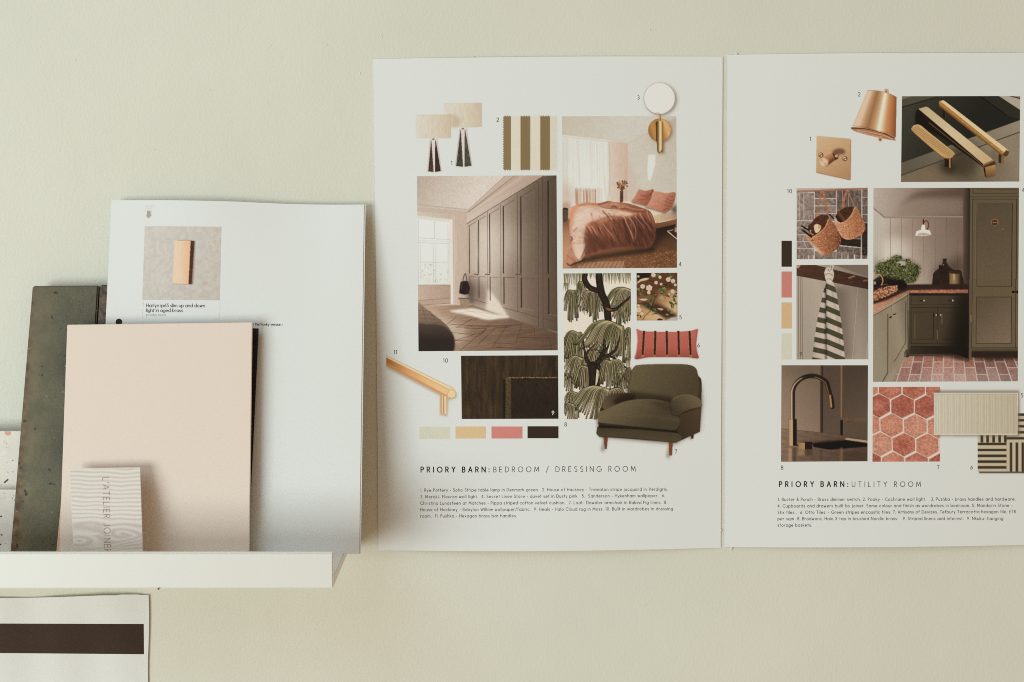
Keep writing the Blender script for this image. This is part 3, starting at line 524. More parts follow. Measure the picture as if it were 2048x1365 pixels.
def art_switch():
    a = Art(1628, 268, 1706, 364).v(1600, 160, 6.205)
    P = [(212, 694), (620, 730), (628, 745), (624, 1235), (612, 1242), (204, 1152), (198, 1140), (204, 704)]
    a.fill([(x+4, y+5) for x, y in P], (150, 96, 60), .6, .5)
    a.fill(P, T(G((220, 700), (212, 176, 130), (600, 1200), (182, 136, 88), (.45, (200, 160, 114))), .03, 60, 3, 9)); a.line([(628, 745), (624, 1235)], 5, (150, 92, 54), .8); a.line([(198, 1145), (612, 1240)], 4, (140, 88, 54), .7)
    a.fill(sm([(400, 920), (420, 870), (500, 850), (560, 880), (540, 920), (470, 930), (450, 990)]), (90, 50, 30), .7, 2)
    for x, y in ((258, 932), (556, 977)): a.fill(ell(x, y, 31, 31), (96, 56, 36)); a.fill(ell(x-3, y-3, 22, 22), (214, 170, 130)); a.line([(x-14, y+8), (x+16, y-10)], 9, (70, 38, 26)); a.fill(ell(x+8, y+10, 8, 8), (236, 214, 184))
    a.fill([(395, 905), (440, 930), (480, 935), (470, 975), (430, 1000), (390, 980)], (52, 34, 28)); a.fill(ell(450, 945, 22, 18), (214, 150, 96))
    a.fill([(262, 965), (395, 905), (438, 985), (430, 1000), (325, 1078)], G((320, 930), (206, 148, 100), (400, 1050), (130, 76, 44), (.4, (170, 108, 66)), (.7, (110, 62, 38)))); a.fill([(330, 985), (352, 990), (350, 1050), (325, 1078)], (222, 186, 146), .8, .4)
    a.fill(ell(292, 1022, 50, 56, 0), (190, 144, 104)); a.fill(ell(290, 1021, 46, 52), (222, 188, 150)); a.fill([(290, 1021), (250, 1000), (270, 975)], (190, 146, 106), .7, .4); a.fill([(290, 1021), (330, 1040), (312, 1066)], (184, 138, 98), .7, .4); return a
def art_pulls():
    a = Art(1802, 192, 2041, 364, (52, 50, 40)).v(1790, 160, 6.205)
    a.fill([(70, 195), (1570, 195), (1570, 600), (70, 1040)], T(G((90, 300), (64, 62, 50), (900, 700), (34, 34, 28), (.6, (44, 43, 35))), .08, 6, 6))
    a.fill([(70, 195), (240, 195), (70, 250)], (112, 106, 90)); a.fill([(70, 250), (240, 200), (560, 200), (70, 340)], T((78, 74, 60), .05, 6, 6)); a.line([(70, 345), (560, 200)], 14, (28, 26, 20), .85, .5)
    a.fill([(1060, 200), (1290, 200), (1570, 390), (1570, 500), (1380, 440)], (46, 44, 35)); a.line([(1060, 203), (1385, 438)], 12, (20, 19, 15), .9, .3)
    a.fill([(1280, 195), (1420, 195), (1570, 240), (1570, 385)], (176, 166, 146)); a.fill([(1420, 195), (1570, 195), (1570, 225)], (160, 150, 130)); a.line([(1410, 195), (1570, 240)], 10, (60, 50, 38), .9)
    a.fill([(1570, 492), (70, 1035), (70, 1280), (1570, 1280)], T(G((900, 700), (140, 128, 106), (500, 1250), (120, 104, 82), (.3, (118, 108, 88)), (.6, (96, 86, 68))), .05, 5, 5))
    a.fill([(1570, 492), (70, 1035), (70, 1185), (1570, 635)], G((200, 1100), (96, 88, 72), (1500, 550), (146, 136, 114))); a.line([(70, 1188), (1570, 638)], 12, (58, 50, 38), .9, .3)
    a.fill([(700, 850), (900, 760), (1100, 900), (1000, 1180), (760, 1180), (640, 1100)], (50, 42, 31), .65, 8); a.fill([(1150, 880), (1280, 880), (1280, 1020), (1200, 1030)], (56, 48, 36), .5, 8); a.fill([(1250, 940), (1500, 1080), (1200, 1230), (1100, 1200)], (92, 78, 60), .5, 8); a.fill([(560, 1000), (760, 1060), (720, 1180), (560, 1130)], (40, 32, 24), .6, 5)
    a.fill([(1100, 1000), (1570, 900), (1570, 1280), (900, 1280)], (150, 128, 102), .35, 14)
    # hexagon bar
    a.fill([(590, 340), (645, 380), (640, 480), (590, 470)], (34, 27, 20)); a.line([(632, 380), (628, 470)], 8, (110, 84, 50), .8, .4)
    a.fill([(1285, 900), (1345, 930), (1340, 1040), (1283, 1030)], (58, 42, 26)); a.line([(1328, 940), (1326, 1035)], 12, (186, 140, 84), .9, .3)
    a.fill([(555, 262), (600, 253), (640, 280), (1390, 860), (1418, 895), (1390, 945), (1345, 955), (545, 325)], (220, 198, 154))
    a.fill([(545, 268), (562, 264), (1352, 900), (1340, 952), (545, 325)], T(G((0, 300), (176, 124, 64), (0, 950), (170, 126, 70)), .08, 30, 6)); a.fill([(545, 300), (1345, 935), (1340, 955), (545, 328)], (96, 66, 34), .7, .5)
    a.fill([(1345, 905), (1380, 868), (1418, 893), (1395, 945), (1350, 955), (1336, 935)], (92, 62, 34)); a.line([(1340, 905), (1382, 868)], 5, (214, 184, 130))
    # flat bar
    a.fill([(262, 375), (290, 360), (1100, 1050), (1140, 1110), (1150, 1210), (1115, 1205), (1095, 1090), (980, 1000), (420, 600), (255, 560), (252, 420)], (30, 23, 17)); a.fill([(250, 420), (300, 400), (420, 560), (740, 780), (540, 700), (250, 600)], (24, 20, 16), .9, 2)
    a.line([(420, 530), (760, 800), (1000, 985), (1110, 1090)], 8, (150, 112, 66), .8, .4)
    a.fill([(290, 360), (385, 332), (415, 345), (1200, 980), (1215, 1000), (1095, 1045), (1080, 1030)], G((300, 350), (190, 170, 132), (1150, 1000), (198, 172, 128), (.5, (210, 192, 152))))
    a.fill(sm([(1090, 1048), (1215, 990), (1240, 1020), (1248, 1080), (1130, 1130), (1115, 1080)], n=3), G((1150, 1010), (196, 160, 110), (1190, 1100), (90, 60, 34), (.45, (70, 46, 28)))); a.fill([(1118, 1085), (1247, 1050), (1247, 1190), (1148, 1218), (1125, 1200)], G((0, 1060), (176, 136, 84), (0, 1200), (110, 80, 48)))
    # knurled bar
    a.fill([(612, 960), (700, 950), (698, 1090), (612, 1080)], (34, 26, 20)); a.line([(678, 965), (680, 1085)], 18, (196, 140, 76), .9, .4)
    K = sm([(212, 590), (240, 562), (310, 560), (420, 650), (720, 890), (728, 930), (690, 965), (610, 960), (500, 880), (225, 640)], n=3)
    a.fill([(x, y+12) for x, y in K], (132, 92, 50)); a.fill(K, (202, 166, 112))
    for i in range(26):
        t = i/25.; x, y = 240+t*460, 590+t*350
        a.line([(x-36, y+22), (x+40, y-20)], 4.5, (110, 74, 38), .75)
    for j in range(-3, 4): a.line([(235+j*14, 600-j*9), (690+j*14, 940-j*9)], 3.5, (120, 82, 42), .55)
    a.grain(.06, 1.1, 1.1, 71); return a
def art_baskets():
    a = Art(1593, 377, 1737, 519, (140, 122, 108)).v(1585, 370, 8.806)
    a.box(60, 50, 1330, 1320, (206, 192, 176))
    def tile(p, dark): a.fill(p, T((150-70*dark, 130-66*dark, 116-62*dark), .22, 26, 34, int(p[0][0]+p[0][1]) % 50))
    xs = [72, 115, 195, 290, 380]
    for i in range(4): tile([(xs[i]+4, 140), (xs[i+1]-3, 140), (xs[i+1]-3, 622), (xs[i]+4, 622)], .05*i)
    for i in range(4): tile([(388, 110+i*133), (766, 110+i*133), (766, 232+i*133), (388, 232+i*133)], .55 if i == 0 else .2)
    for i, (x0, x1) in enumerate(((778, 872), (882, 980), (990, 1092), (1100, 1212))): tile([(x0, 90), (x1, 90), (x1, 655), (x0, 640)], .45+.1*(i % 2))
    for i in range(5): tile([(1225, 80+i*147), (1325, 80+i*147), (1325, 220+i*147), (1225, 218+i*147)], .6)
    for i in range(5): tile([(72, 634+i*122), (378, 640+i*124), (378, 756+i*122), (72, 746+i*122)], .15)
    for i in range(3): tile([(388, 650+i*128), (770, 655+i*128), (770, 770+i*128), (388, 765+i*128)], .2)
    tile([(780, 660), (1205, 670), (1205, 790), (780, 790)], .4); tile([(780, 800), (1205, 820), (1205, 945), (780, 940)], .6)
    a.fill([(820, 935), (1205, 960), (1205, 1100), (820, 1060)], T((46, 34, 28), .2, 20, 20)); tile([(775, 1075), (1205, 1112), (1205, 1240), (775, 1180)], .55)
    a.fill([(1222, 680), (1328, 680), (1328, 1250), (1222, 1240)], T((48, 38, 32), .2, 20, 40))
    for i, x in enumerate((72, 118, 198, 288)): tile([(x, 1130+i*6), (x+(36 if i == 0 else 72), 1130+i*6), (x+(36 if i == 0 else 72), 1310), (x, 1310)], .2)
    for i, x in enumerate((388, 770, 875, 985, 1105, 1222)): tile([(x, 1170+i*14), (x+(370 if i == 0 else 92), 1180+i*14), (x+(370 if i == 0 else 92), 1310), (x, 1310)], .3+.08*i)
    a.speck([(780, 1090), (1320, 1100), (1320, 1300), (780, 1200)], 90, [(196, 180, 166), (60, 46, 38)], 4, 12, 5, .5)
    a.fill([(66, 50), (1330, 50), (1330, 62), (70, 105)], (186, 172, 158)); a.line([(70, 118), (600, 95), (1330, 66)], 30, (178, 118, 84)); a.line([(70, 104), (900, 82), (1330, 64)], 6, (120, 74, 52), .8); a.line([(70, 133), (900, 100)], 6, (96, 58, 42), .7)
    a.box(800, 80, 1100, 380, (70, 52, 42), .3, 6); a.fill([(690, 640), (860, 900), (1230, 900), (1290, 760), (1240, 960), (1000, 1020), (800, 960)], (50, 36, 30), .5, 5)
    a.line(sm([(215, 870), (190, 980), (250, 1110)], False), 9, (206, 188, 168), .8)
    W = [(206, 134, 84), (232, 172, 122), (120, 62, 36), (168, 98, 58), (92, 46, 28), (222, 150, 100)]
    def strap(p, w): a.line(sm(p, False), w, (176, 106, 64)); Q = sm(p, False, 12); [a.line([(x-w*.3, y-6), (x+w*.3, y+8)], 5, W[i % 6], .8) for i, (x, y) in enumerate(Q)]
    strap([(430, 560), (455, 380), (500, 130)], 26); strap([(530, 120), (570, 250), (610, 470), (625, 620)], 42); strap([(885, 450), (905, 260), (960, 95)], 38); strap([(970, 95), (1040, 260), (1085, 400)], 14); a.line([(435, 560), (440, 500)], 40, (190, 120, 74), .9)
    # left basket
    a.fill(sm([(270, 740), (340, 660), (400, 580), (500, 530), (620, 540), (640, 640), (580, 760), (440, 860), (330, 900)]), T((82, 44, 28), .3, 12, 12))
    a.fill(sm([(380, 720), (430, 690), (500, 730), (480, 800), (420, 850), (385, 800)]), (222, 200, 150)); a.fill(ell(470, 740, 30, 40), (214, 150, 110), .8, .5)
    B1 = sm([(235, 880), (340, 920), (450, 850), (560, 760), (625, 620), (660, 600), (720, 690), (800, 800), (855, 950), (820, 1080), (700, 1190), (550, 1245), (460, 1200), (340, 1050), (240, 940)], n=4)
    a.fill(B1, T(G((300, 950), (206, 140, 92), (850, 1000), (104, 54, 32), (.4, (186, 112, 68)), (.75, (150, 84, 48))), .16, 13, 9, 4, -30))
    B2 = sm([(725, 590), (820, 660), (930, 640), (1040, 520), (1090, 390), (1150, 430), (1230, 600), (1280, 740), (1240, 850), (1120, 930), (980, 968), (870, 920), (790, 780)], n=4)
    a.fill(sm([(760, 560), (800, 480), (900, 410), (1020, 380), (1090, 400), (1040, 520), (930, 640), (820, 660)]), T((74, 40, 26), .3, 12, 12))
    a.fill(B2, T(G((760, 760), (220, 164, 118), (1230, 700), (168, 96, 56), (.5, (202, 130, 82))), .16, 13, 9, 6, -30))
    a.speck(B1, 620, W, 5, 10, 9, .65, 1.3); a.speck(B2, 480, W+[(236, 184, 134)], 5, 10, 10, .65, 1.3)
    for k in range(5): a.line(sm([(270+k*50, 930+k*55), (450+k*50, 880+k*60), (620+k*38, 740+k*70), (690+k*30, 660+k*75)], False), 10, (104, 56, 34), .5, .6); a.line(sm([(770+k*28, 690+k*52), (930+k*30, 690+k*50), (1080+k*28, 560+k*60), (1130+k*22, 470+k*70)], False), 9, (120, 66, 40), .45, .6)
    a.fill(sm([(280, 970), (420, 1100), (560, 1235), (470, 1200), (330, 1060)]), (226, 206, 176), .75, 2)
    a.line(sm([(240, 885), (340, 922), (460, 850), (570, 750), (628, 600)], False), 12, (226, 170, 122), .85); a.line(sm([(728, 592), (820, 662), (930, 640), (1040, 520), (1088, 400)], False), 11, (228, 178, 130), .85)
    for l, w in (([(180, 800), (330, 915)], 32), ([(165, 728), (320, 815)], 28), ([(320, 815), (400, 860)], 14), ([(650, 520), (722, 590)], 22), ([(770, 560), (850, 650)], 30)): a.line(l, w, (30, 23, 20))
    a.line([(800, 480), (910, 620)], 40, (110, 68, 44)); a.line([(800, 480), (910, 620)], 8, (60, 38, 28), .8)
    a.line([(98, 705), (180, 745)], 5, (50, 38, 32)); a.line([(108, 735), (190, 800)], 5, (50, 38, 32)); a.line([(310, 840), (360, 880)], 20, (196, 120, 76)); a.fill(ell(315, 810, 14, 14), (230, 170, 80)); a.grain(.07, 1, 1, 81); return a
def art_towel():
    a = Art(1593, 531, 1738, 720, (172, 156, 136)).v(1550, 370, 3.79)
    a.box(160, 605, 712, 1330, T(G((170, 1000), (166, 152, 132), (700, 800), (132, 116, 98), (.4, (178, 162, 142))), .05, 2, 2))
    a.fill([(440, 605), (712, 605), (712, 700)], (120, 104, 88)); a.fill([(430, 780), (520, 780), (560, 1330), (480, 1330)], (92, 76, 62), .6, 6); a.fill([(500, 800), (560, 760), (600, 1300), (540, 1330)], (110, 92, 76), .5, 7)
    a.line([(625, 780), (585, 1330)], 3, (200, 184, 164), .7); a.line([(620, 780), (580, 1330)], 2, (110, 92, 76), .6); a.line([(700, 1200), (694, 1330)], 5, (190, 176, 156), .8)
    for x in (176, 190, 204): a.line([(x, 680), (x+4, 1330)], 3, (84, 60, 46), .85)
    a.line([(183, 680), (187, 1330)], 4, (188, 172, 152), .8)
    a.fill([(160, 605), (300, 605), (712, 708), (712, 790), (400, 730), (160, 685)], T(G((160, 0), (84, 50, 34), (712, 0), (64, 40, 30)), .12, 40, 5, 4, 12)); a.line([(160, 686), (712, 790)], 4, (40, 26, 20), .8); a.fill([(160, 605), (195, 605), (180, 632), (160, 630)], (176, 140, 110))
    a.line([(560, 706), (600, 692)], 13, (150, 106, 76), .9, .4); a.line([(670, 728), (700, 722)], 11, (136, 94, 68), .9, .4)
    P = [(392, 735), (440, 735), (462, 800), (480, 900), (500, 1030), (518, 1180), (530, 1330), (280, 1330), (298, 1160), (322, 1010), (350, 880), (370, 790)]
    def col(X, Y):
        right = X > 383+(Y-800)*.012
        ph = np.where(right, (Y-(X-380)*.42-742)/84.+.25, (Y-(X-380)*-.05*0-(X-380)*.22-760)/78.)
        f = ph-np.floor(ph); g = np.array([80, 73, 50.]); w = np.array([208, 190, 168.])
        m = np.clip((np.abs(f-.5)-.25)*26+.5, 0, 1)[..., None]; B = w*m+g*(1-m)
        sh = 1-.28*np.exp(-((X-384)/10.)**2)-.12*np.clip((330-X)/60., 0, 1)-.1*vnoise(X/14, Y/60, 3)
        return B*sh[..., None]
    a.fill(P, T(col, .05, 3, 3)); a.line([(384, 780), (384, 1000), (392, 1330)], 4, (52, 44, 32), .7, .5); a.line([(430, 800), (470, 1000), (490, 1200)], 10, (60, 52, 38), .25, 1.5)
    a.fill(sm([(375, 660), (385, 632), (410, 625), (440, 650), (446, 690), (428, 735), (395, 740), (378, 700)]), T((204, 190, 168), .08, 8, 20)); a.fill([(415, 612), (430, 605), (446, 608), (440, 640), (425, 650)], (190, 180, 152)); a.line([(430, 612), (422, 650)], 4, (66, 64, 40), .9)
    a.line(sm([(380, 680), (410, 672), (440, 690)], False), 4, (110, 88, 68), .7, .4); a.line(sm([(388, 720), (410, 710), (430, 722)], False), 4, (120, 98, 76), .6, .4); a.line([(404, 640), (410, 660)], 4, (96, 76, 58), .7); a.grain(.035, 1, 1, 91); return a
def art_utility():
    a = Art(1746, 376, 2038, 765, (150, 132, 114)).v(1735, 365, 6.35)
    a.fill([(70, 65), (1310, 65), (1230, 440), (215, 435), (70, 320)], T(G((100, 150), (186, 170, 154), (1200, 200), (98, 80, 66), (.45, (150, 130, 113))), .05, 5, 5))
    a.fill(sm([(400, 320), (520, 200), (640, 130), (900, 100), (1240, 100), (1240, 195), (900, 195), (640, 205), (520, 240)], n=4), (88, 68, 55), .75, 5)
    a.fill([(640, 210), (1220, 200), (1220, 430), (300, 430)], T((146, 124, 106), .05, 5, 5), .7, 6)
    a.fill([(70, 330), (215, 450), (215, 1300), (70, 1300)], G((70, 0), (190, 184, 168), (215, 0), (196, 184, 166)))
    a.fill([(215, 445), (1222, 445), (1222, 1300), (215, 1300)], T(G((230, 900), (206, 194, 176), (1200, 600), (122, 102, 86), (.3, (176, 158, 140)), (.6, (144, 123, 106))), .05, 5, 5, 8))
    a.fill([(215, 600), (430, 540), (560, 480), (900, 450), (900, 680), (600, 700), (215, 700)], (150, 126, 108), .5, 10); a.fill([(215, 720), (440, 720), (560, 950), (215, 1000)], (216, 208, 190), .7, 12)
    for x in (288, 430, 573, 715, 858, 1000, 1142): a.line([(x, 450), (x, 1280)], 4, (92, 72, 60), .8); a.line([(x+5, 450), (x+5, 1280)], 3, (196, 178, 158), .3)
    for x in (100, 130, 160, 190): a.line([(x, 400), (x, 1200)], 3, (150, 140, 124), .5)
    a.line([(70, 318), (215, 440), (1222, 440)], 14, (150, 130, 112)); a.line([(70, 330), (212, 452), (1222, 450)], 4, (96, 76, 62), .8); a.line([(215, 432), (1222, 432)], 3, (190, 172, 152), .6)
    a.fill([(1230, 70), (1310, 70), (1300, 1600), (1215, 1300), (1215, 200)], G((1220, 0), (92, 74, 58), (1300, 0), (46, 38, 29))); a.fill([(850, 1100), (1230, 900), (1230, 1300), (850, 1300)], (50, 38, 30), .55, 9)
    # lamp
    a.line(sm([(745, 600), (775, 560), (765, 500), (730, 490), (710, 520)], False), 14, (104, 60, 36)); a.line([(708, 475), (708, 530)], 18, (80, 44, 28)); a.line([(740, 500), (740, 590)], 12, (190, 124, 76), .9)
    a.fill([(680, 580), (690, 540), (725, 535), (735, 600), (790, 610), (806, 660), (740, 680), (606, 672), (620, 620), (680, 600)], (222, 218, 206)); a.fill(sm([(640, 655), (700, 640), (790, 660), (740, 680), (650, 675)]), (176, 160, 142), .9, .5); a.line([(682, 645), (682, 680)], 9, (226, 200, 160)); a.line([(606, 672), (700, 682), (806, 662)], 5, (226, 222, 210))
    # jugs and crock
    a.fill(sm([(830, 1200), (850, 1140), (880, 1110), (905, 1090), (905, 1050), (940, 1050), (955, 1000), (955, 970), (1005, 970), (1003, 1010), (1040, 1070), (1100, 1110), (1180, 1120), (1200, 1180), (1200, 1330), (850, 1330)], n=3), T((44, 31, 24), .18, 30, 30)); a.line(sm([(890, 1110), (835, 1170), (850, 1290)], False), 10, (48, 32, 25))
    a.line([(962, 1040), (960, 1050)], 8, (190, 170, 140), .8); a.box(1040, 1130, 1180, 1335, G((1040, 0), (120, 92, 58), (1185, 0), (44, 34, 24), (.35, (158, 126, 82)), (.6, (132, 104, 68)))); a.fill(ell(1112, 1140, 75, 24), (54, 36, 26)); a.line([(1097, 1160), (1097, 1235)], 9, (226, 206, 160), .9, .3); a.line([(1045, 1158), (1170, 1158)], 4, (70, 50, 34), .8)
    # tall cupboard, upper
    a.fill([(1300, 65), (1930, 65), (1930, 1600), (1292, 1600)], T(G((1300, 200), (98, 84, 60), (1900, 1000), (104, 88, 65)), .07, 4, 4, 5))
    a.fill([(1395, 275), (1840, 275), (1830, 1325), (1388, 1325)], T(G((1400, 300), (88, 74, 54), (1800, 1300), (106, 90, 68)), .09, 4, 4, 6))
    D = (40, 31, 23)
    for l, w in (([(1340, 65), (1340, 140), (1905, 140)], 5), ([(1395, 65), (1395, 85), (1905, 88)], 5), ([(1300, 182), (1920, 182)], 5), ([(1330, 215), (1330, 1600)], 6), ([(1330, 213), (1895, 213)], 5), ([(1893, 215), (1888, 1600)], 8), ([(1390, 272), (1842, 272)], 5), ([(1390, 272), (1385, 1325)], 4), ([(1840, 272), (1828, 1325)], 10), ([(1385, 1328), (1828, 1322)], 6), ([(1300, 100), (1292, 1600)], 4)): a.line(l, w, D, .85)
    a.line([(1320, 215), (1316, 1600)], 4, (150, 110, 84), .5); a.line([(1375, 290), (1370, 1320)], 5, (140, 120, 90), .4); a.line([(1855, 290), (1850, 1320)], 5, (124, 104, 78), .5)
    a.fill(ell(1614, 506, 48, 44), (150, 98, 56)); a.fill(ell(1614, 508, 36, 32), (104, 66, 40))
    for i in range(6): a.fill(ell(1592+(i % 3)*20, 490+(i//3)*40, 8, 13), (36, 26, 20))
    a.line([(1598, 508), (1632, 508)], 6, (210, 180, 140), .8); a.line([(1705, 598), (1728, 592)], 7, (176, 160, 140), .6, .3)
    # lower half
    a.v(1735, 560, 6.204)
    # floor bricks
    F = [(440, 955), (520, 930), (1100, 920), (1250, 990), (1290, 960), (1870, 940), (1870, 1270), (295, 1270)]
    a.fill(F, (196, 178, 160)); R = random.Random(9); ys = [900, 955, 1018, 1088, 1172, 1275, 1400]
    VX, VY = 1010, -900.
    def bx(u, y): return VX+(u-VX)*(y-VY)/(1270-VY)
    # two column types, half a brick apart
    for k in range(-2, 17):
        u0, u1 = 232+k*144-20, 232+(k+1)*144-20
        off = 0 if k % 2 else 1
        yy = [880, 1018, 1172, 1400] if off else [820, 955, 1088, 1275]
        for i in range(3):
            y0, y1 = yy[i]+4, yy[i+1]-4; c = R.choice([(150, 92, 74), (166, 108, 88), (130, 76, 60), (172, 118, 98), (142, 84, 68), (158, 100, 82)])
            lg = min(1, max(0, ((y0+y1)/2-930)/330))*.35; c = tuple(q+(206-q)*lg for q in c)
            if bx(u0, y0) > 1290: c = tuple(q*.82 for q in c)
            P = [(bx(u0+7, y0), y0), (bx(u1-7, y0), y0), (bx(u1-7, y1), y1), (bx(u0+7, y1), y1)]
            a.fill(P, T(c, .16, 9, 9, k+20)); a.speck(P, 12, [(206, 180, 164), (104, 58, 46), (190, 150, 132)], 3, 7, k*3+i, .5)
    a.fill([(700, 1180), (1500, 1120), (1870, 1200), (1870, 1280), (700, 1280)], (214, 200, 188), .3, 10)
    a.fill([(500, 915), (1100, 905), (1260, 985), (1260, 1010), (1000, 960), (520, 945)], (44, 30, 24), .75, 2.5); a.fill([(1285, 870), (1880, 870), (1880, 985), (1500, 1000), (1285, 960)], (36, 26, 20), .8, 3)
    a.fill([(65, 60), (1260, 50), (1260, 130), (65, 300)], (50, 34, 26), 1, 1)
    a.fill([(65, 300), (520, 125), (520, 160), (65, 420)], T(G((100, 350), (196, 140, 104), (500, 140), (160, 112, 84)), .14, 12, 5, 6, -20)); a.fill([(520, 125), (1245, 120), (1240, 162), (515, 162)], T((176, 112, 84), .26, 16, 7, 8)); a.fill([(100, 300), (400, 150), (520, 120), (900, 100), (900, 122), (520, 128)], (86, 54, 38), .7, 2)
    a.fill([(65, 420), (500, 165), (515, 162), (515, 960), (440, 1000), (300, 1270), (65, 1270)], T(G((70, 700), (150, 138, 112), (500, 600), (128, 114, 92), (.4, (146, 130, 104)), (.75, (152, 138, 112))), .04, 4, 4)); a.fill([(65, 420), (500, 165), (510, 172), (65, 445)], (166, 152, 124))
    for l, w in (([(70, 445), (300, 315)], 7), ([(310, 308), (495, 195)], 6), ([(300, 320), (302, 480)], 4), ([(252, 425), (250, 1150), (180, 1270)], 10), ([(474, 270), (472, 780), (330, 1015)], 7), ([(495, 165), (498, 940)], 4), ([(290, 1000), (288, 1180)], 2)): a.line(l, w, (50, 38, 28), .85)
    a.line([(307, 320), (306, 490)], 4, (206, 190, 160), .7); a.fill([(490, 850), (515, 960), (450, 960), (455, 900)], (44, 34, 26)); a.fill([(440, 950), (490, 850), (480, 940), (310, 1270), (220, 1270)], (150, 136, 112), .8, 2)
    a.line([(275, 468), (300, 455)], 16, (36, 28, 22)); a.line([(285, 450), (290, 475)], 9, (36, 28, 22)); a.line([(320, 430), (348, 422)], 14, (36, 28, 22)); a.line([(305, 462), (310, 458)], 8, (196, 180, 150))
    # back units
    a.fill([(512, 165), (1260, 165), (1260, 985), (1090, 925), (500, 945)], T(G((540, 300), (76, 64, 46), (1250, 500), (34, 28, 20), (.6, (70, 58, 42)), (.8, (52, 43, 31))), .07, 4, 4)); a.fill([(515, 165), (1240, 165), (1240, 190), (515, 190)], (38, 30, 22))
    for l, w in (([(540, 195), (1210, 195), (1205, 305), (540, 305), (540, 195)], 5), ([(538, 345), (1250, 345)], 6), ([(538, 345), (540, 790)], 6), ([(538, 822), (1230, 822)], 6), ([(870, 345), (868, 790)], 5), ([(585, 400), (820, 400)], 4), ([(820, 400), (815, 738)], 9), ([(585, 738), (815, 738)], 5), ([(920, 400), (1160, 400)], 4), ([(1160, 400), (1155, 735)], 6), ([(920, 738), (1155, 738)], 4), ([(540, 790), (1230, 795)], 5), ([(538, 830), (538, 915)], 5)): a.line(l, w, (30, 24, 17), .85)
    a.line([(586, 430), (586, 735)], 5, (146, 130, 98), .7, .3); a.line([(923, 430), (923, 545)], 6, (150, 134, 102), .8, .3); a.line([(866, 620), (866, 735)], 6, (150, 134, 102), .8, .3); a.line([(550, 300), (1150, 312)], 3, (116, 100, 72), .6)
    a.fill([(540, 825), (1100, 825), (1100, 915), (540, 915)], (50, 41, 30), .8)
    a.fill([(1100, 170), (1260, 170), (1260, 990), (1030, 920)], (22, 18, 14), .6, 9)
    for x, y in ((700, 256), (1056, 256)): a.line([(x-50, y+2), (x-10, y)], 12, (34, 27, 20), .9, .5); a.fill(ell(x, y, 9, 11), (206, 190, 160))
    for x in (850, 905): a.fill(ell(x-28, 436, 18, 10), (34, 27, 20), .9, .4); a.fill(ell(x, 436, 9, 11), (190, 172, 140))
    a.fill([(540, 825), (1100, 825), (1240, 860), (1240, 975), (1095, 918), (520, 918), (515, 880)], T(G((520, 0), (56, 46, 34), (1200, 0), (24, 19, 15)), .06, 4, 4)); a.fill([(300, 1100), (350, 1100), (300, 1270), (240, 1270)], (176, 160, 138), .4, 3)
    # tall cupboard, lower
    a.fill([(1262, -10), (1300, -10), (1295, 985), (1255, 998)], T((98, 84, 60), .06, 4, 4)); a.fill([(1295, -10), (1880, -10), (1868, 850), (1290, 850)], T(G((1300, 100), (101, 86, 62), (1850, 800), (108, 92, 68)), .07, 4, 4, 5)); a.fill([(1350, 215), (1785, 215), (1782, 785), (1345, 785)], T(G((1350, 300), (92, 78, 57), (1780, 780), (128, 108, 86)), .08, 4, 4, 6))
    a.fill([(1285, 850), (1868, 850), (1868, 885), (1285, 885)], (82, 70, 50)); a.fill([(1290, 885), (1868, 885), (1868, 960), (1290, 960)], (44, 33, 24), .9, .5)
    for l, w in (([(1298, -10), (1290, 840)], 7), ([(1355, -10), (1355, 80), (1785, 82)], 6), ([(1788, -10), (1787, 80)], 9), ([(1350, 213), (1787, 213)], 6), ([(1350, 213), (1345, 785)], 5), ([(1785, 213), (1780, 785)], 9), ([(1345, 787), (1780, 790)], 7), ([(1838, -10), (1836, 835)], 8), ([(1290, 842), (1868, 842)], 7), ([(1258, 0), (1255, 998)], 5)): a.line(l, w, D, .85)
    a.line([(1283, 440), (1284, 520)], 6, (206, 170, 110), .8, .3); a.line([(1855, -10), (1850, 830)], 6, (126, 106, 78), .5); a.line([(1795, 148), (1862, 150)], 16, (28, 22, 18)); a.fill(ell(1808, 150, 20, 17), (24, 19, 16)); a.fill(ell(1858, 150, 14, 17), (24, 19, 16))
    # basket and plant
    a.v(1740, 490, 9.1)
    a.fill(sm([(60, 640), (200, 560), (330, 560), (640, 640), (640, 800), (480, 800), (300, 720), (60, 760)]), (26, 22, 17), .97, 1)
    a.fill([(60, 200), (160, 260), (160, 620), (60, 640)], (120, 106, 78), .4, 5)
    Gn = [(104, 108, 48), (78, 84, 38), (132, 134, 72), (52, 58, 30), (38, 40, 24), (156, 156, 92), (88, 94, 44), (28, 30, 20), (36, 38, 24)]
    hull = sm([(110, 480), (120, 360), (220, 320), (340, 270), (450, 200), (560, 210), (600, 280), (700, 260), (760, 320), (850, 360), (910, 420), (880, 540), (840, 640), (760, 690), (640, 680), (560, 620), (440, 640), (330, 600), (200, 560), (130, 540)])
    a.fill(hull, T((52, 58, 30), .3, 16, 16), .8, 3)
    a.speck(hull, 1500, Gn, 7, 17, 4, .85, 1.2)
    a.fill(sm([(480, 330), (540, 290), (640, 300), (650, 360), (600, 385), (520, 360)]), (196, 190, 168), .8, 1.2)
    a.fill(sm([(330, 620), (420, 600), (520, 650), (560, 640), (640, 680), (640, 740), (340, 730)]), (22, 19, 15), .8, 2); a.fill(ell(535, 350, 26, 14, 30), (30, 34, 20)); a.fill(ell(595, 385, 18, 16), (24, 26, 18))
    for i in range(60): 
        t = R.uniform(0, 6.28); a.line([(500+420*math.cos(t), 450+250*math.sin(t)), (500+426*math.cos(t), 456+250*math.sin(t))], R.uniform(8, 16), R.choice(Gn), .75 if math.sin(t) < .3 else .3)
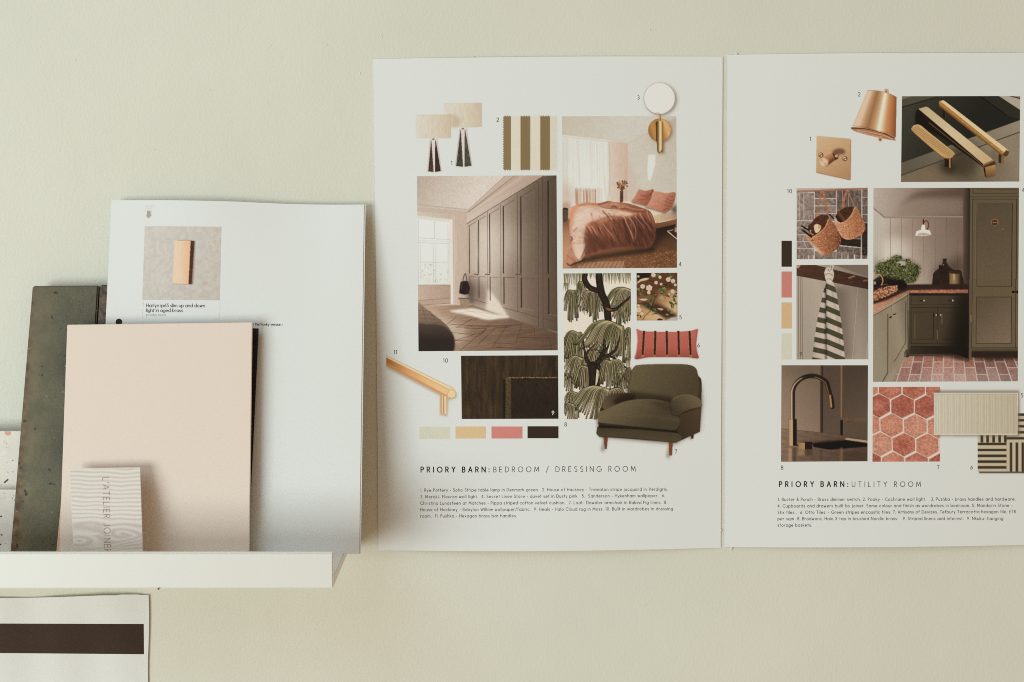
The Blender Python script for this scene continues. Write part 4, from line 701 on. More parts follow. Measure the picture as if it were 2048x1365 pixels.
    a.line(sm([(75, 620), (100, 560), (160, 535), (210, 580), (232, 650), (210, 730)], False), 22, (176, 104, 66)); [a.line([(x-8, y-6), (x+8, y+4)], 6, (232, 180, 130), .8) for x, y in sm([(75, 620), (100, 560), (160, 535), (210, 580), (232, 650), (210, 730)], False, 4)]
    a.fill([(60, 720), (110, 720), (100, 660), (60, 670)], (196, 186, 160), .8, .8)
    BK = [(60, 850), (200, 790), (360, 750), (490, 735), (498, 830), (400, 900), (200, 970), (60, 1035)]
    a.fill(BK, (104, 58, 36)); a.speck(BK, 620, [(206, 140, 98), (232, 184, 138), (156, 88, 56), (80, 42, 28), (216, 156, 112)], 6, 13, 7, .9, 1.2); a.fill([(60, 1040), (300, 960), (500, 850), (520, 900), (300, 1010), (60, 1080)], (54, 32, 22), .8, 1.2)
    a.grain(.045, 1, 1, 95); a.rect = (1746, 376, 2038, 765); return a
def art_tap():
    a = Art(1562, 731, 1737, 924, (110, 92, 76)).v(1550, 720, 5.935)
    a.box(60, 60, 545, 880, T(G((80, 600), (146, 124, 104), (540, 300), (116, 98, 80)), .05, 5, 5)); a.fill([(60, 60), (545, 60), (545, 200), (60, 160)], (92, 76, 60), .5, 12)
    a.box(535, 60, 570, 870, G((535, 0), (96, 80, 60), (570, 0), (36, 28, 22))); a.box(535, 200, 556, 860, (40, 32, 25), .6, 1); a.box(567, 60, 780, 900, T(G((570, 300), (84, 68, 56), (780, 800), (92, 76, 62)), .06, 5, 5)); a.box(775, 60, 810, 690, G((775, 0), (112, 86, 60), (810, 0), (50, 38, 30), (.4, (140, 110, 80)))); a.box(808, 60, 1110, 700, T(G((810, 200), (74, 61, 50), (1100, 700), (94, 78, 64)), .06, 5, 5))
    a.fill([(775, 685), (1110, 708), (1110, 752), (775, 718)], T((102, 78, 56), .1, 20, 4)); a.line([(775, 720), (1110, 755)], 6, (46, 34, 26), .8); a.box(808, 735, 1110, 945, T((90, 74, 60), .07, 5, 5)); a.box(772, 715, 806, 905, (26, 22, 20)); a.box(768, 895, 804, 925, (150, 120, 86))
    a.fill([(60, 815), (540, 862), (850, 905), (1110, 950), (1110, 1220), (60, 1220)], T(G((100, 900), (128, 106, 86), (900, 1200), (82, 64, 50), (.4, (104, 84, 68))), .08, 60, 12, 5, 8)); a.line([(60, 815), (540, 862), (850, 905)], 5, (80, 62, 48), .8)
    a.fill([(845, 925), (1110, 960), (1110, 985), (820, 945)], (172, 148, 118)); a.fill([(440, 990), (620, 955), (830, 950), (1110, 995), (1110, 1030), (640, 1066), (460, 1035)], (22, 19, 18), 1, .5); a.fill([(260, 970), (620, 950), (840, 935), (830, 955), (440, 990)], (76, 62, 50), .8, 1)
    for x0, x1, y0, c in ((160, 200, 1040, (190, 160, 124)), (205, 250, 1040, (64, 48, 38)), (275, 352, 1065, (168, 136, 98)), (355, 440, 1060, (60, 46, 36)), (770, 802, 1040, (134, 106, 78)), (535, 560, 1060, (70, 54, 44)), (810, 1110, 1090, (70, 54, 42))):
        a.box(x0, y0, x1, 1210 if x0 != 275 and x0 != 355 else 1135, c, .55, 1.4)
    for i in range(16): a.line([(800+i*20, 1100+(i*37) % 90), (860+i*20, 1110+(i*37) % 90)], 5, (60, 46, 36), .4, .8)
    # tap
    arc = [(210, 720), (210, 420)]+[(435-225*math.cos(t), 400-210*math.sin(t)) for t in np.linspace(.15, 2.5, 14)]+[(655, 420), (680, 560)]
    A2 = sm(arc, False, 4)
    a.line(A2, 54, (44, 34, 26)); a.line([(x-14*(1-min(1, max(0, (x-210)/220.))), y+0) for x, y in A2[:34]], 20, (206, 176, 138), .95, .5, w2=6)
    a.line(A2[30:], 40, (34, 28, 23), .8, .4); a.line([(u-12, w+9) for u, w in A2[44:]], 9, (150, 108, 66), .9, .4); a.fill([(640, 420), (662, 415), (680, 560), (656, 566)], (170, 124, 78)); a.fill([(662, 415), (690, 425), (706, 556), (680, 562)], (30, 25, 22))
    a.box(158, 702, 256, 1020, G((158, 0), (120, 94, 66), (256, 0), (28, 24, 20), (.15, (176, 146, 108)), (.5, (196, 164, 124)), (.56, (34, 27, 22)))); a.line([(145, 1022), (275, 1025)], 9, (130, 106, 80)); a.line([(260, 1015), (300, 1010)], 14, (30, 25, 22)); a.line([(160, 703), (255, 703)], 3, (60, 46, 34), .8)
    a.box(278, 985, 354, 1060, G((278, 0), (150, 116, 76), (354, 0), (176, 138, 92))); a.box(352, 975, 442, 1060, (32, 25, 20)); a.grain(.05, 1.1, 1.1, 97); return a
def art_hex():
    a = Art(1745, 774, 1881, 925, (222, 206, 186)).v(1735, 760, 6.543)
    R = random.Random(8); cx0, cy0, dx, dy = 455, 345, 302, 246
    V = [(0, -158), (148, -82), (150, 80), (0, 160), (-148, 80), (-150, -82)]
    for j in range(-1, 4):
        for i in range(-3, 4):
            cx = cx0+i*308-(150 if j % 2 else 0)+j*10; cy = cy0+j*250+i*9
            P = [(cx+x*.972+R.uniform(-4, 4), cy+y*.972+R.uniform(-4, 4)) for x, y in V]; c = R.choice([(186, 106, 82), (196, 124, 98), (174, 94, 74), (198, 134, 108), (170, 88, 68)])
            a.fill([(x, y+3) for x, y in P], (90, 50, 38), .6, .4); a.fill(P, T(c, .14, 18, 18, int(cx) % 60)); a.fill(ell(cx+R.uniform(-40, 40), cy+R.uniform(-40, 40), 75, 60), R.choice([(222, 160, 128), (158, 66, 46), (218, 150, 116)]), .4, 4)
            a.speck(P, 70, [(228, 186, 156), (148, 66, 48), (226, 196, 170), (120, 60, 46), (206, 130, 98)], 3, 8, i*9+j, .6)
    a.grain(.07, 1, 1, 98); return a
def art_stix(base):
    a = Art(1860, 776, 2046, 880, base=base).v(1735, 760, 6.543)
    a.fill([(880, 140), (1985, 140), (1990, 730), (1960, 740), (900, 735)], (112, 98, 80), .7, 2.2)
    a.fill([(870, 170), (1968, 168), (1962, 722), (868, 720)], (214, 208, 190))
    def col(X, Y):
        f = np.mod((X-930)/78.6, 1.); e = np.minimum(f, 1-f)*78
        B = np.array([204, 198, 176.])-(X[..., None]-900)/1000.*np.array([14, 18, 22.]); B = B*(1+.04*np.cos(f*6.28*1)[..., None])
        return B*(1-.16*np.exp(-(e/3.5)**2))[..., None]
    a.fill([(880, 185), (1950, 185), (1946, 706), (880, 708)], T(col, .025, 4, 30)); a.line([(880, 184), (1952, 182), (1948, 706)], 5, (150, 136, 110), .8); return a
def art_encaustic():
    a = Art(1950, 822, 2110, 950).v(1735, 760, 6.543)
    a.fill([(1455, 1190), (2450, 1190), (2450, 1222), (1462, 1218)], (70, 60, 46), .8, 1.6)
    C, K = (196, 180, 152), (58, 56, 42)
    a.fill([(1440, 640), (2450, 640), (2450, 1200), (1442, 1200)], C); a.fill([(1940, 440), (2450, 440), (2450, 740), (1940, 740)], C)
    for y in (438, 512, 590, 668): a.box(1950, y, 2450, y+34, K)
    for x in (1478, 1552, 1630, 1708, 1785): a.box(x, 715, x+36, 818, K)
    for y in (822, 900, 977, 1052, 1128): a.box(1442, y, 1818, y+35, K)
    a.box(1820, 748, 2450, 780, K)
    for x in (1860, 1936, 2012, 2088, 2164): a.box(x, 820, x+34, 1200, K)
    a.line([(1820, 720), (1822, 1200)], 3, (150, 136, 110), .8); a.line([(1440, 820), (1820, 820)], 3, (150, 136, 110), .8); a.fill([(1455, 1202), (2450, 1202), (2450, 1216), (1462, 1214)], (58, 48, 36), .9, .4); return a
def art_brass():
    a = Art(284, 452, 446, 602, (196, 190, 178)).v(200, 380, 3.657)
    a.box(300, 262, 895, 812, T(G((320, 300), (198, 192, 181), (880, 800), (190, 184, 170), (.5, (195, 189, 177))), .03, 20, 20)); a.line([(628, 265), (628, 380)], 3, (176, 166, 152), .6, .5)
    a.speck([(480, 270), (890, 270), (885, 805), (480, 805)], 420, [(160, 148, 134), (176, 160, 146), (168, 150, 138)], 1.5, 3.5, 4, .35); a.speck([(780, 270), (890, 270), (885, 500), (800, 480)], 120, [(140, 122, 106), (160, 136, 120)], 1.5, 3.5, 5, .45); a.fill(ell(765, 685, 20, 16), (190, 160, 148), .6, 1)
    a.fill([(660, 380), (696, 375), (680, 690), (650, 690)], (90, 66, 50), .55, 1.2)
    a.fill([(658, 371), (690, 374), (669, 691), (644, 690)], T((74, 48, 34), .2, 4, 10)); a.line([(548, 368), (640, 368), (690, 374)], 3, (110, 84, 66), .7)
    a.fill([(545, 369), (662, 371), (646, 691), (530, 687)], T(G((535, 0), (228, 200, 170), (660, 0), (224, 178, 140), (.4, (222, 196, 168))), .02, 3, 60)); a.line([(530, 687), (646, 691)], 3, (130, 96, 74), .7)
    a.rect = (284, 452, 446, 602); return a
def art_terrazzo(y0, y1, seed):
    a = Art(-60, y0, 60, y1, (214, 214, 200)); R = random.Random(seed)
    P = [(-62, y0-2), (62, y0-2), (62, y1+2), (-62, y1+2)]
    a.fill(P, T((213, 209, 193), .02, 14, 14, seed))
    for i in range(26): x, y = R.uniform(-60, 45), R.uniform(y0, y1); a.fill(ell(x, y, R.uniform(1, 2.6), R.uniform(.8, 2), R.uniform(0, 180), n=8), R.choice([(206, 176, 150), (196, 190, 170), (212, 190, 168)]), .7, .4)
    a.speck(P, 60, [(70, 56, 46), (120, 96, 76), (176, 120, 96), (44, 36, 32)], .4, 1.3, seed+1, .8)
    return a
def art_icon():
    a = Art(286, 406, 312, 442).v(200, 380, 3.657)
    a.fill([(343, 153), (370, 153), (370, 178), (376, 186), (355, 209), (335, 190), (343, 180)], (166, 156, 144))
    for l in ([(331, 112), (342, 140), (343, 152)], [(345, 115), (350, 140)], [(362, 113), (362, 140)], [(378, 112), (370, 150)], [(390, 108), (380, 126)]): a.line(l, 2.2, (190, 190, 182), .8)
    return a
def art_grain():
    a = Art(136, 934, 290, 1140, (214, 206, 190)).v(100, 900, 6.205)
    a.box(200, 200, 1200, 1500, (212, 206, 190))
    def col(X, Y):
        # straight growth lines above, bending round a knot lower down
        r = np.sqrt(((X-360)/1.75)**2+((Y-1130)/.62)**2); ring = r/150.
        straight = (Y+9*np.sin(X/190.)+6*np.sin(X/60.+Y/160.))/52.
        w = np.clip((Y-860)/220., 0, 1); w = w*w*(3-2*w)
        bend = (Y-150*np.exp(-((X-860)/300.)**2)*np.sign(Y-1060)*np.exp(-((Y-1060)/160.)**2))/62.
        k = np.clip(1.5-r/230., 0, 1); low = bend*(1-k)+(-ring*1.6+18.)*k
        u = straight*(1-w)+(low+.2)*w+.3*vnoise(X/200, Y/70, 4)
        f = np.mod(u, 1.); wd = 2.9-1.1*w; m = np.clip(1-np.abs(f-.5)*wd, 0, 1)
        m = m*m*(3-2*m)
        return np.array([214, 209, 194.])[None, None]*(1-m[..., None])+np.array([194, 184, 172.])[None, None]*m[..., None]
    a.box(238, 232, 1160, 1500, col, 1, .35)
    return a

# ---------------------------------------------------------------- helpers
cP, sP = math.cos(PITCH), math.sin(PITCH)
def ray(px, py):
    x, y = (px-PPX)/FPX, -(py-PPY)/FPX            # camera axes: right = X, up tilts with the pitch
    return Vector((x, cP+y*sP, -sP+y*cP))
def P(px, py, d):
    """the point seen at photo pixel (px, py) that stands d metres out from the wall"""
    r = ray(px, py); t = (DIST-d)/r.y
    return Vector((r.x*t, -d, r.z*t))
def S(px, py, f, off=0.):
    d = f(0, 0) if callable(f) else f
    if not callable(f): return P(px, py, d+off)
    for _ in range(5):
        q = P(px, py, d+off); d = f(q.x, q.z)
    return P(px, py, d+off)
def lin(c):
    c = np.asarray(c, float)/255.
    return np.where(c <= .04045, c/12.92, ((c+.055)/1.055)**2.4)
ILL = lin((213, 216, 208))/np.array([.78, .80, .78])
def alb(c): return np.clip(lin(c)/ILL, .004, .86)
def tag(o, label=None, cat=None, group=None, kind=None):
    if label: o['label'] = label
    if cat: o['category'] = cat
    if group: o['group'] = group
    if kind: o['kind'] = kind
    return o
def link(name, me, mat, parent=None):
    o = bpy.data.objects.new(name, me); scene.collection.objects.link(o)
    if mat and not me.materials: me.materials.append(mat)
    if parent is not None:
        o.parent = parent; o.matrix_parent_inverse.identity(); o.location = -Vector(parent.location)
    return o
def empty(name, loc=(0, 0, 0)):
    o = bpy.data.objects.new(name, None); o.empty_display_size = .02; scene.collection.objects.link(o); o.location = loc; return o
def setcol(me, cols):
    at = me.color_attributes.new('Col', 'FLOAT_COLOR', 'POINT'); c = np.ones((len(me.vertices), 4), np.float32); c[:, :3] = cols
    at.data.foreach_set('color', c.ravel())
def mesh(name, vs, fs, cols=None, smooth=False):
    me = bpy.data.meshes.new(name); me.from_pydata([tuple(v) for v in vs], [], [tuple(int(i) for i in f) for f in fs]); me.update()
    if cols is not None: setcol(me, cols)
    if smooth: me.polygons.foreach_set('use_smooth', [True]*len(me.polygons))
    return me
def mat(name, col, rough=.6, spec=.3):
    m = bpy.data.materials.new(name); m.use_nodes = True; b = m.node_tree.nodes['Principled BSDF']
    b.inputs['Base Color'].default_value = (*col, 1); b.inputs['Roughness'].default_value = rough; b.inputs['Specular IOR Level'].default_value = spec
    return m
def N(m, t, **k):
    n = m.node_tree.nodes.new(t)
    for a, v in k.items():
        if a in n.inputs: n.inputs[a].default_value = v
        else: setattr(n, a, v)
    return n
def L(m, a, b): m.node_tree.links.new(a, b)
def bump(m, scale, strength, dist, detail=3, vec=None):
    b = m.node_tree.nodes['Principled BSDF']; tc = N(m, 'ShaderNodeTexCoord'); n = N(m, 'ShaderNodeTexNoise'); n.inputs['Scale'].default_value = scale; n.inputs['Detail'].default_value = detail
    L(m, tc.outputs['Object'], n.inputs['Vector']); bp = N(m, 'ShaderNodeBump'); bp.inputs['Strength'].default_value = strength; bp.inputs['Distance'].default_value = dist
    L(m, n.outputs['Fac'], bp.inputs['Height']); L(m, bp.outputs['Normal'], b.inputs['Normal']); return n, bp
# ---- materials
M_print = mat('printed_paper', (.7, .7, .7), .7, .1)
_a = N(M_print, 'ShaderNodeAttribute'); _a.attribute_name = 'Col'
L(M_print, _a.outputs['Color'], M_print.node_tree.nodes['Principled BSDF'].inputs['Base Color'])
PAPC = alb(PAPER)
def wall_mat():
    m = mat('sage_wall_paint', (.70, .70, .575), .62, .25); b = m.node_tree.nodes['Principled BSDF']
    tc = N(m, 'ShaderNodeTexCoord'); n1 = N(m, 'ShaderNodeTexNoise'); n1.inputs['Scale'].default_value = 6; n1.inputs['Detail'].default_value = 6
    cr = N(m, 'ShaderNodeValToRGB'); cr.color_ramp.elements[0].color = (.695, .69, .59, 1); cr.color_ramp.elements[1].color = (.735, .728, .628, 1); cr.color_ramp.elements[0].position = .3; cr.color_ramp.elements[1].position = .7
    L(m, tc.outputs['Object'], n1.inputs['Vector']); L(m, n1.outputs['Fac'], cr.inputs['Fac']); L(m, cr.outputs['Color'], b.inputs['Base Color'])
    mp = N(m, 'ShaderNodeMapping'); mp.inputs['Scale'].default_value = (1, 1, .8); L(m, tc.outputs['Object'], mp.inputs['Vector'])
    n2 = N(m, 'ShaderNodeTexNoise'); n2.inputs['Scale'].default_value = 400; n2.inputs['Detail'].default_value = 2.5; n2.inputs['Roughness'].default_value = .55; L(m, mp.outputs['Vector'], n2.inputs['Vector'])
    n3 = N(m, 'ShaderNodeTexNoise'); n3.inputs['Scale'].default_value = 26; n3.inputs['Detail'].default_value = 2; L(m, tc.outputs['Object'], n3.inputs['Vector'])
    ad = N(m, 'ShaderNodeMath', operation='MULTIPLY_ADD'); L(m, n3.outputs['Fac'], ad.inputs[0]); ad.inputs[1].default_value = 2.0; L(m, n2.outputs['Fac'], ad.inputs[2])
    bp = N(m, 'ShaderNodeBump'); bp.inputs['Strength'].default_value = .45; bp.inputs['Distance'].default_value = .0005
    L(m, ad.outputs[0], bp.inputs['Height']); L(m, bp.outputs['Normal'], b.inputs['Normal']); return m
M_wall = wall_mat()
M_ledge = mat('white_ledge_paint', tuple(alb((226, 226, 211))*.89), .38, .4); bump(M_ledge, 60, .12, .0003, 2)
M_ply = mat('raw_ledge_core', (.42, .33, .25), .8, .1)
M_cream = mat('blush_card', tuple(alb((222, 212, 194))*np.array([.935, .90, .895])), .6, .2); bump(M_cream, 420, .08, .0002, 2)
M_shaded_cream = mat('shaded_cream_card', (.78, .50, .32), .65, .2); bump(M_shaded_cream, 420, .08, .0002, 2)  # cream card behind the blush one; its warm orange shade is put into this colour
M_black = mat('black_board', (.012, .010, .011), .5, .3); bump(M_black, 300, .1, .0003)
M_dark = mat('punched_hole_edge', (.05, .04, .045), .8, .1)
M_chip = mat('chipped_paint_mark', (.25, .07, .04), .7, .2)
M_tack = mat('white_tack', (.74, .71, .60), .6, .3); bump(M_tack, 500, .3, .0005)
def glaze():
    m = mat('olive_glaze', (.1, .1, .07), .5, .28); b = m.node_tree.nodes['Principled BSDF']; tc = N(m, 'ShaderNodeTexCoord')
    def noise(sc, det, rough=.5, vec=None):
        n = N(m, 'ShaderNodeTexNoise'); n.inputs['Scale'].default_value = sc; n.inputs['Detail'].default_value = det; n.inputs['Roughness'].default_value = rough
        L(m, vec or tc.outputs['Object'], n.inputs['Vector']); return n.outputs['Fac']
    def ramp(f, p0, c0, p1, c1):
        r = N(m, 'ShaderNodeValToRGB'); r.color_ramp.elements[0].position = p0; r.color_ramp.elements[0].color = c0; r.color_ramp.elements[1].position = p1; r.color_ramp.elements[1].color = c1; L(m, f, r.inputs['Fac']); return r.outputs['Color']
    def mix(f, a, c):
        x = N(m, 'ShaderNodeMix', data_type='RGBA'); L(m, f, x.inputs['Factor'])
        for s_, v in ((x.inputs[6], a), (x.inputs[7], c)):
            if isinstance(v, tuple): s_.default_value = v
            else: L(m, v, s_)
        return x.outputs[2]
    W, K = (1, 1, 1, 1), (0, 0, 0, 1)
    base = ramp(noise(22, 6), .3, (.080, .079, .056, 1), .72, (.148, .138, .088, 1))
    fine = ramp(noise(900, 3, .7), .3, (.55, .55, .5, 1), .75, (1.35, 1.3, 1.15, 1))
    mu = N(m, 'ShaderNodeMix', data_type='RGBA', blend_type='MULTIPLY'); mu.inputs['Factor'].default_value = .8; L(m, base, mu.inputs[6]); L(m, fine, mu.inputs[7])
    sep = N(m, 'ShaderNodeSeparateXYZ'); L(m, tc.outputs['Generated'], sep.inputs[0])
    wob = N(m, 'ShaderNodeMath', operation='MULTIPLY_ADD'); L(m, noise(60, 5, .65), wob.inputs[0]); wob.inputs[1].default_value = -.16; L(m, sep.outputs['X'], wob.inputs[2])
    edge = ramp(wob.outputs[0], -.01, W, .10, K)
    side = ramp(wob.outputs[0], .0, (.85, .85, .85, 1), .55, K); warm = mix(side, mu.outputs[2], ramp(noise(70, 6, .6), .3, (.105, .094, .058, 1), .7, (.215, .180, .098, 1)))
    c1 = mix(edge, warm, ramp(noise(160, 4), .35, (.09, .055, .028, 1), .7, (.24, .16, .085, 1)))
    dots = ramp(noise(190, 2, .4), .69, K, .74, W); c2 = mix(dots, c1, (.035, .032, .026, 1))
    pale = ramp(noise(340, 1, .4), .76, K, .80, W); c3 = mix(pale, c2, (.34, .32, .24, 1))
    big = ramp(noise(55, 1, .4), .74, K, .80, W); c4 = mix(big, c3, (.055, .045, .036, 1))
    L(m, c4, b.inputs['Base Color']); bp = N(m, 'ShaderNodeBump'); bp.inputs['Strength'].default_value = .35; bp.inputs['Distance'].default_value = .0006; L(m, noise(260, 5), bp.inputs['Height']); L(m, bp.outputs['Normal'], b.inputs['Normal']); return m
M_glaze = glaze()
M_rust = mat('brown_glaze', (.13, .085, .05), .45, .4); bump(M_rust, 300, .5, .0008, 5)
_n = N(M_rust, 'ShaderNodeTexNoise'); _n.inputs['Scale'].default_value = 240; _n.inputs['Detail'].default_value = 5
_r = N(M_rust, 'ShaderNodeValToRGB'); _r.color_ramp.elements[0].color = (.03, .02, .013, 1); _r.color_ramp.elements[1].color = (.16, .105, .062, 1); _r.color_ramp.elements[0].position = .35; _r.color_ramp.elements[1].position = .7
_t = N(M_rust, 'ShaderNodeTexCoord'); L(M_rust, _t.outputs['Object'], _n.inputs['Vector']); L(M_rust, _n.outputs['Fac'], _r.inputs['Fac']); L(M_rust, _r.outputs['Color'], M_rust.node_tree.nodes['Principled BSDF'].inputs['Base Color'])

# ---- geometry builders
def sheet(name, edge, f, th, nu=56, nv=72, mat_=None, parent=None, col=None, layers=0):
    """a sheet of paper: edge(u, v) -> photo pixel, f = distance from the wall; front, back and rim"""
    vs = []; fs = []
    for k in (0, 1):
        for j in range(nv+1):
            for i in range(nu+1):
                px, py = edge(i/nu, j/nv); q = S(px, py, f); vs.append(q if k == 0 else q+Vector((0, th, 0)))
    n = (nu+1)*(nv+1); I = lambda i, j, k=0: k*n+j*(nu+1)+i
    for j in range(nv):
        for i in range(nu):
            fs.append((I(i, j), I(i, j+1), I(i+1, j+1), I(i+1, j))); fs.append((I(i, j, 1), I(i+1, j, 1), I(i+1, j+1, 1), I(i, j+1, 1)))
    for i in range(nu): fs.append((I(i, 0), I(i+1, 0), I(i+1, 0, 1), I(i, 0, 1))); fs.append((I(i, nv), I(i, nv, 1), I(i+1, nv, 1), I(i+1, nv)))
    for j in range(nv): fs.append((I(0, j), I(0, j, 1), I(0, j+1, 1), I(0, j+1))); fs.append((I(nu, j), I(nu, j+1), I(nu, j+1, 1), I(nu, j, 1)))
    me = mesh(name, vs, fs)
    bm = bmesh.new(); bm.from_mesh(me); bmesh.ops.recalc_face_normals(bm, faces=bm.faces); bm.to_mesh(me); bm.free(); setcol(me, PAPC if col is None else col)
    return link(name, me, mat_ or M_print, parent)
def quadedge(tl, tr, bl, br, top=None, bot=None, left=None, right=None):
    def e(u, v):
        x = (tl[0]*(1-u)+tr[0]*u)*(1-v)+(bl[0]*(1-u)+br[0]*u)*v; y = (tl[1]*(1-u)+tr[1]*u)*(1-v)+(bl[1]*(1-u)+br[1]*u)*v
        if top: y += top(u)*(1-v)
        if bot: y += bot(u)*v
        if left: x += left(v)*(1-u)
        if right: x += right(v)*u
        return x, y
    return e
def sample(a, X, Y):
    U = np.clip((X-a.x0)*a.S-.5, 0, a.w-1.001); V = np.clip((Y-a.y0)*a.S-.5, 0, a.h-1.001)
    i, j = U.astype(int), V.astype(int); fu, fv = (U-i)[..., None], (V-j)[..., None]
    g = a.A; return (g[j, i]*(1-fu)+g[j, i+1]*fu)*(1-fv)+(g[j+1, i]*(1-fu)+g[j+1, i+1]*fu)*fv
def printed(name, a, f, off, parent, quad=None, step=1.0, label=None):
    """lay a painted print on a surface as a fine coloured mesh; quad = its four photo corners, else its painted silhouette"""
    if quad:
        tl, tr, br, bl = [np.array(q, float) for q in quad]
        nu = int(max(np.hypot(*(tr-tl)), np.hypot(*(br-bl)))/step); nv = int(max(np.hypot(*(bl-tl)), np.hypot(*(br-tr)))/step)
        u, v = np.meshgrid(np.linspace(0, 1, nu+1), np.linspace(0, 1, nv+1))
        X = (tl[0]*(1-u)+tr[0]*u)*(1-v)+(bl[0]*(1-u)+br[0]*u)*v; Y = (tl[1]*(1-u)+tr[1]*u)*(1-v)+(bl[1]*(1-u)+br[1]*u)*v; keep = None
    else:
        xs = np.arange(a.x0+.5, a.x0+a.w/a.S-.5, step); ys = np.arange(a.y0+.5, a.y0+a.h/a.S-.5, step); X, Y = np.meshgrid(xs, ys)
        nu, nv = len(xs)-1, len(ys)-1
        jj = np.clip(((Y-a.y0)*a.S).astype(int), 0, a.h-1); ii = np.clip(((X-a.x0)*a.S).astype(int), 0, a.w-1); C = a.cov[jj, ii] > .012
        keep = C[:-1, :-1] | C[1:, :-1] | C[:-1, 1:] | C[1:, 1:]
    cols = alb(sample(a, X, Y)).reshape(-1, 3)
    # vectorised ray / surface intersection
    rx, ry = (X-PPX)/FPX, -(Y-PPY)/FPX; dy = cP+ry*sP; dz = -sP+ry*cP; d = np.zeros_like(X)+(0 if callable(f) else f)
    for _ in range(5):
        t = (DIST-d-off)/dy
        if callable(f): d = f(rx*t, dz*t)
    t = (DIST-d-off)/dy; V = np.stack([rx*t, -(d+off), dz*t], -1).reshape(-1, 3)
    idx = np.arange((nu+1)*(nv+1)).reshape(nv+1, nu+1); Q = np.stack([idx[:-1, :-1], idx[1:, :-1], idx[1:, 1:], idx[:-1, 1:]], -1)
    Q = Q[keep] if keep is not None else Q.reshape(-1, 4)
    used = np.unique(Q); rm = np.full((nu+1)*(nv+1), -1); rm[used] = np.arange(len(used)); Q = rm[Q]; V = V[used]; cols = cols[used]
    me = bpy.data.meshes.new(name); me.vertices.add(len(V)); me.vertices.foreach_set('co', V.astype(np.float32).ravel())
    me.loops.add(len(Q)*4); me.loops.foreach_set('vertex_index', Q.astype(np.int32).ravel()); me.polygons.add(len(Q))
    me.polygons.foreach_set('loop_start', np.arange(0, len(Q)*4, 4, dtype=np.int32)); me.update(calc_edges=True); me.validate(); setcol(me, cols)
    o = link(name, me, M_print, parent)
    if label: o['label'] = label
    return o
def slab(name, tl, tr, br, bl, dt, db, th, m, parent=None, bev=.0006):
    """a flat board leaning back: front corners at photo pixels, top dt and bottom db metres from the wall"""
    F = [P(*tl, dt), P(*tr, dt), P(*br, db), P(*bl, db)]
    n = (F[3]-F[0]).cross(F[1]-F[0]).normalized()
    if n.y > 0: n = -n
    bm = bmesh.new(); a = [bm.verts.new(p) for p in F]; b = [bm.verts.new(p-n*th) for p in F]
    bm.faces.new(a[::-1]); bm.faces.new(b)
    for i in range(4): bm.faces.new((a[i], a[(i+1) % 4], b[(i+1) % 4], b[i]))
    bmesh.ops.recalc_face_normals(bm, faces=bm.faces)
    if bev: bmesh.ops.bevel(bm, geom=list(bm.edges), offset=bev, segments=2, affect='EDGES')
    me = bpy.data.meshes.new(name); bm.to_mesh(me); bm.free(); return link(name, me, m, parent)
def plane_f(tl, tr, bl, dt, db):
    """distance-from-wall function of the plane through three photo corners"""
    A_, B_, C_ = P(*tl, dt), P(*tr, dt), P(*bl, db); n = (B_-A_).cross(C_-A_)
    return lambda x, z: -(A_.y-((x-A_.x)*n.x+(z-A_.z)*n.z)/n.y)
def box(name, lo, hi, m, parent=None, bev=.0008):
    bm = bmesh.new(); bmesh.ops.create_cube(bm, size=1)
    for v in bm.verts: v.co = Vector([(lo[i]+hi[i])/2+v.co[i]*(hi[i]-lo[i]) for i in range(3)])
    if bev: bmesh.ops.bevel(bm, geom=list(bm.edges), offset=bev, segments=2, affect='EDGES')
    me = bpy.data.meshes.new(name); bm.to_mesh(me); bm.free(); return link(name, me, m, parent)
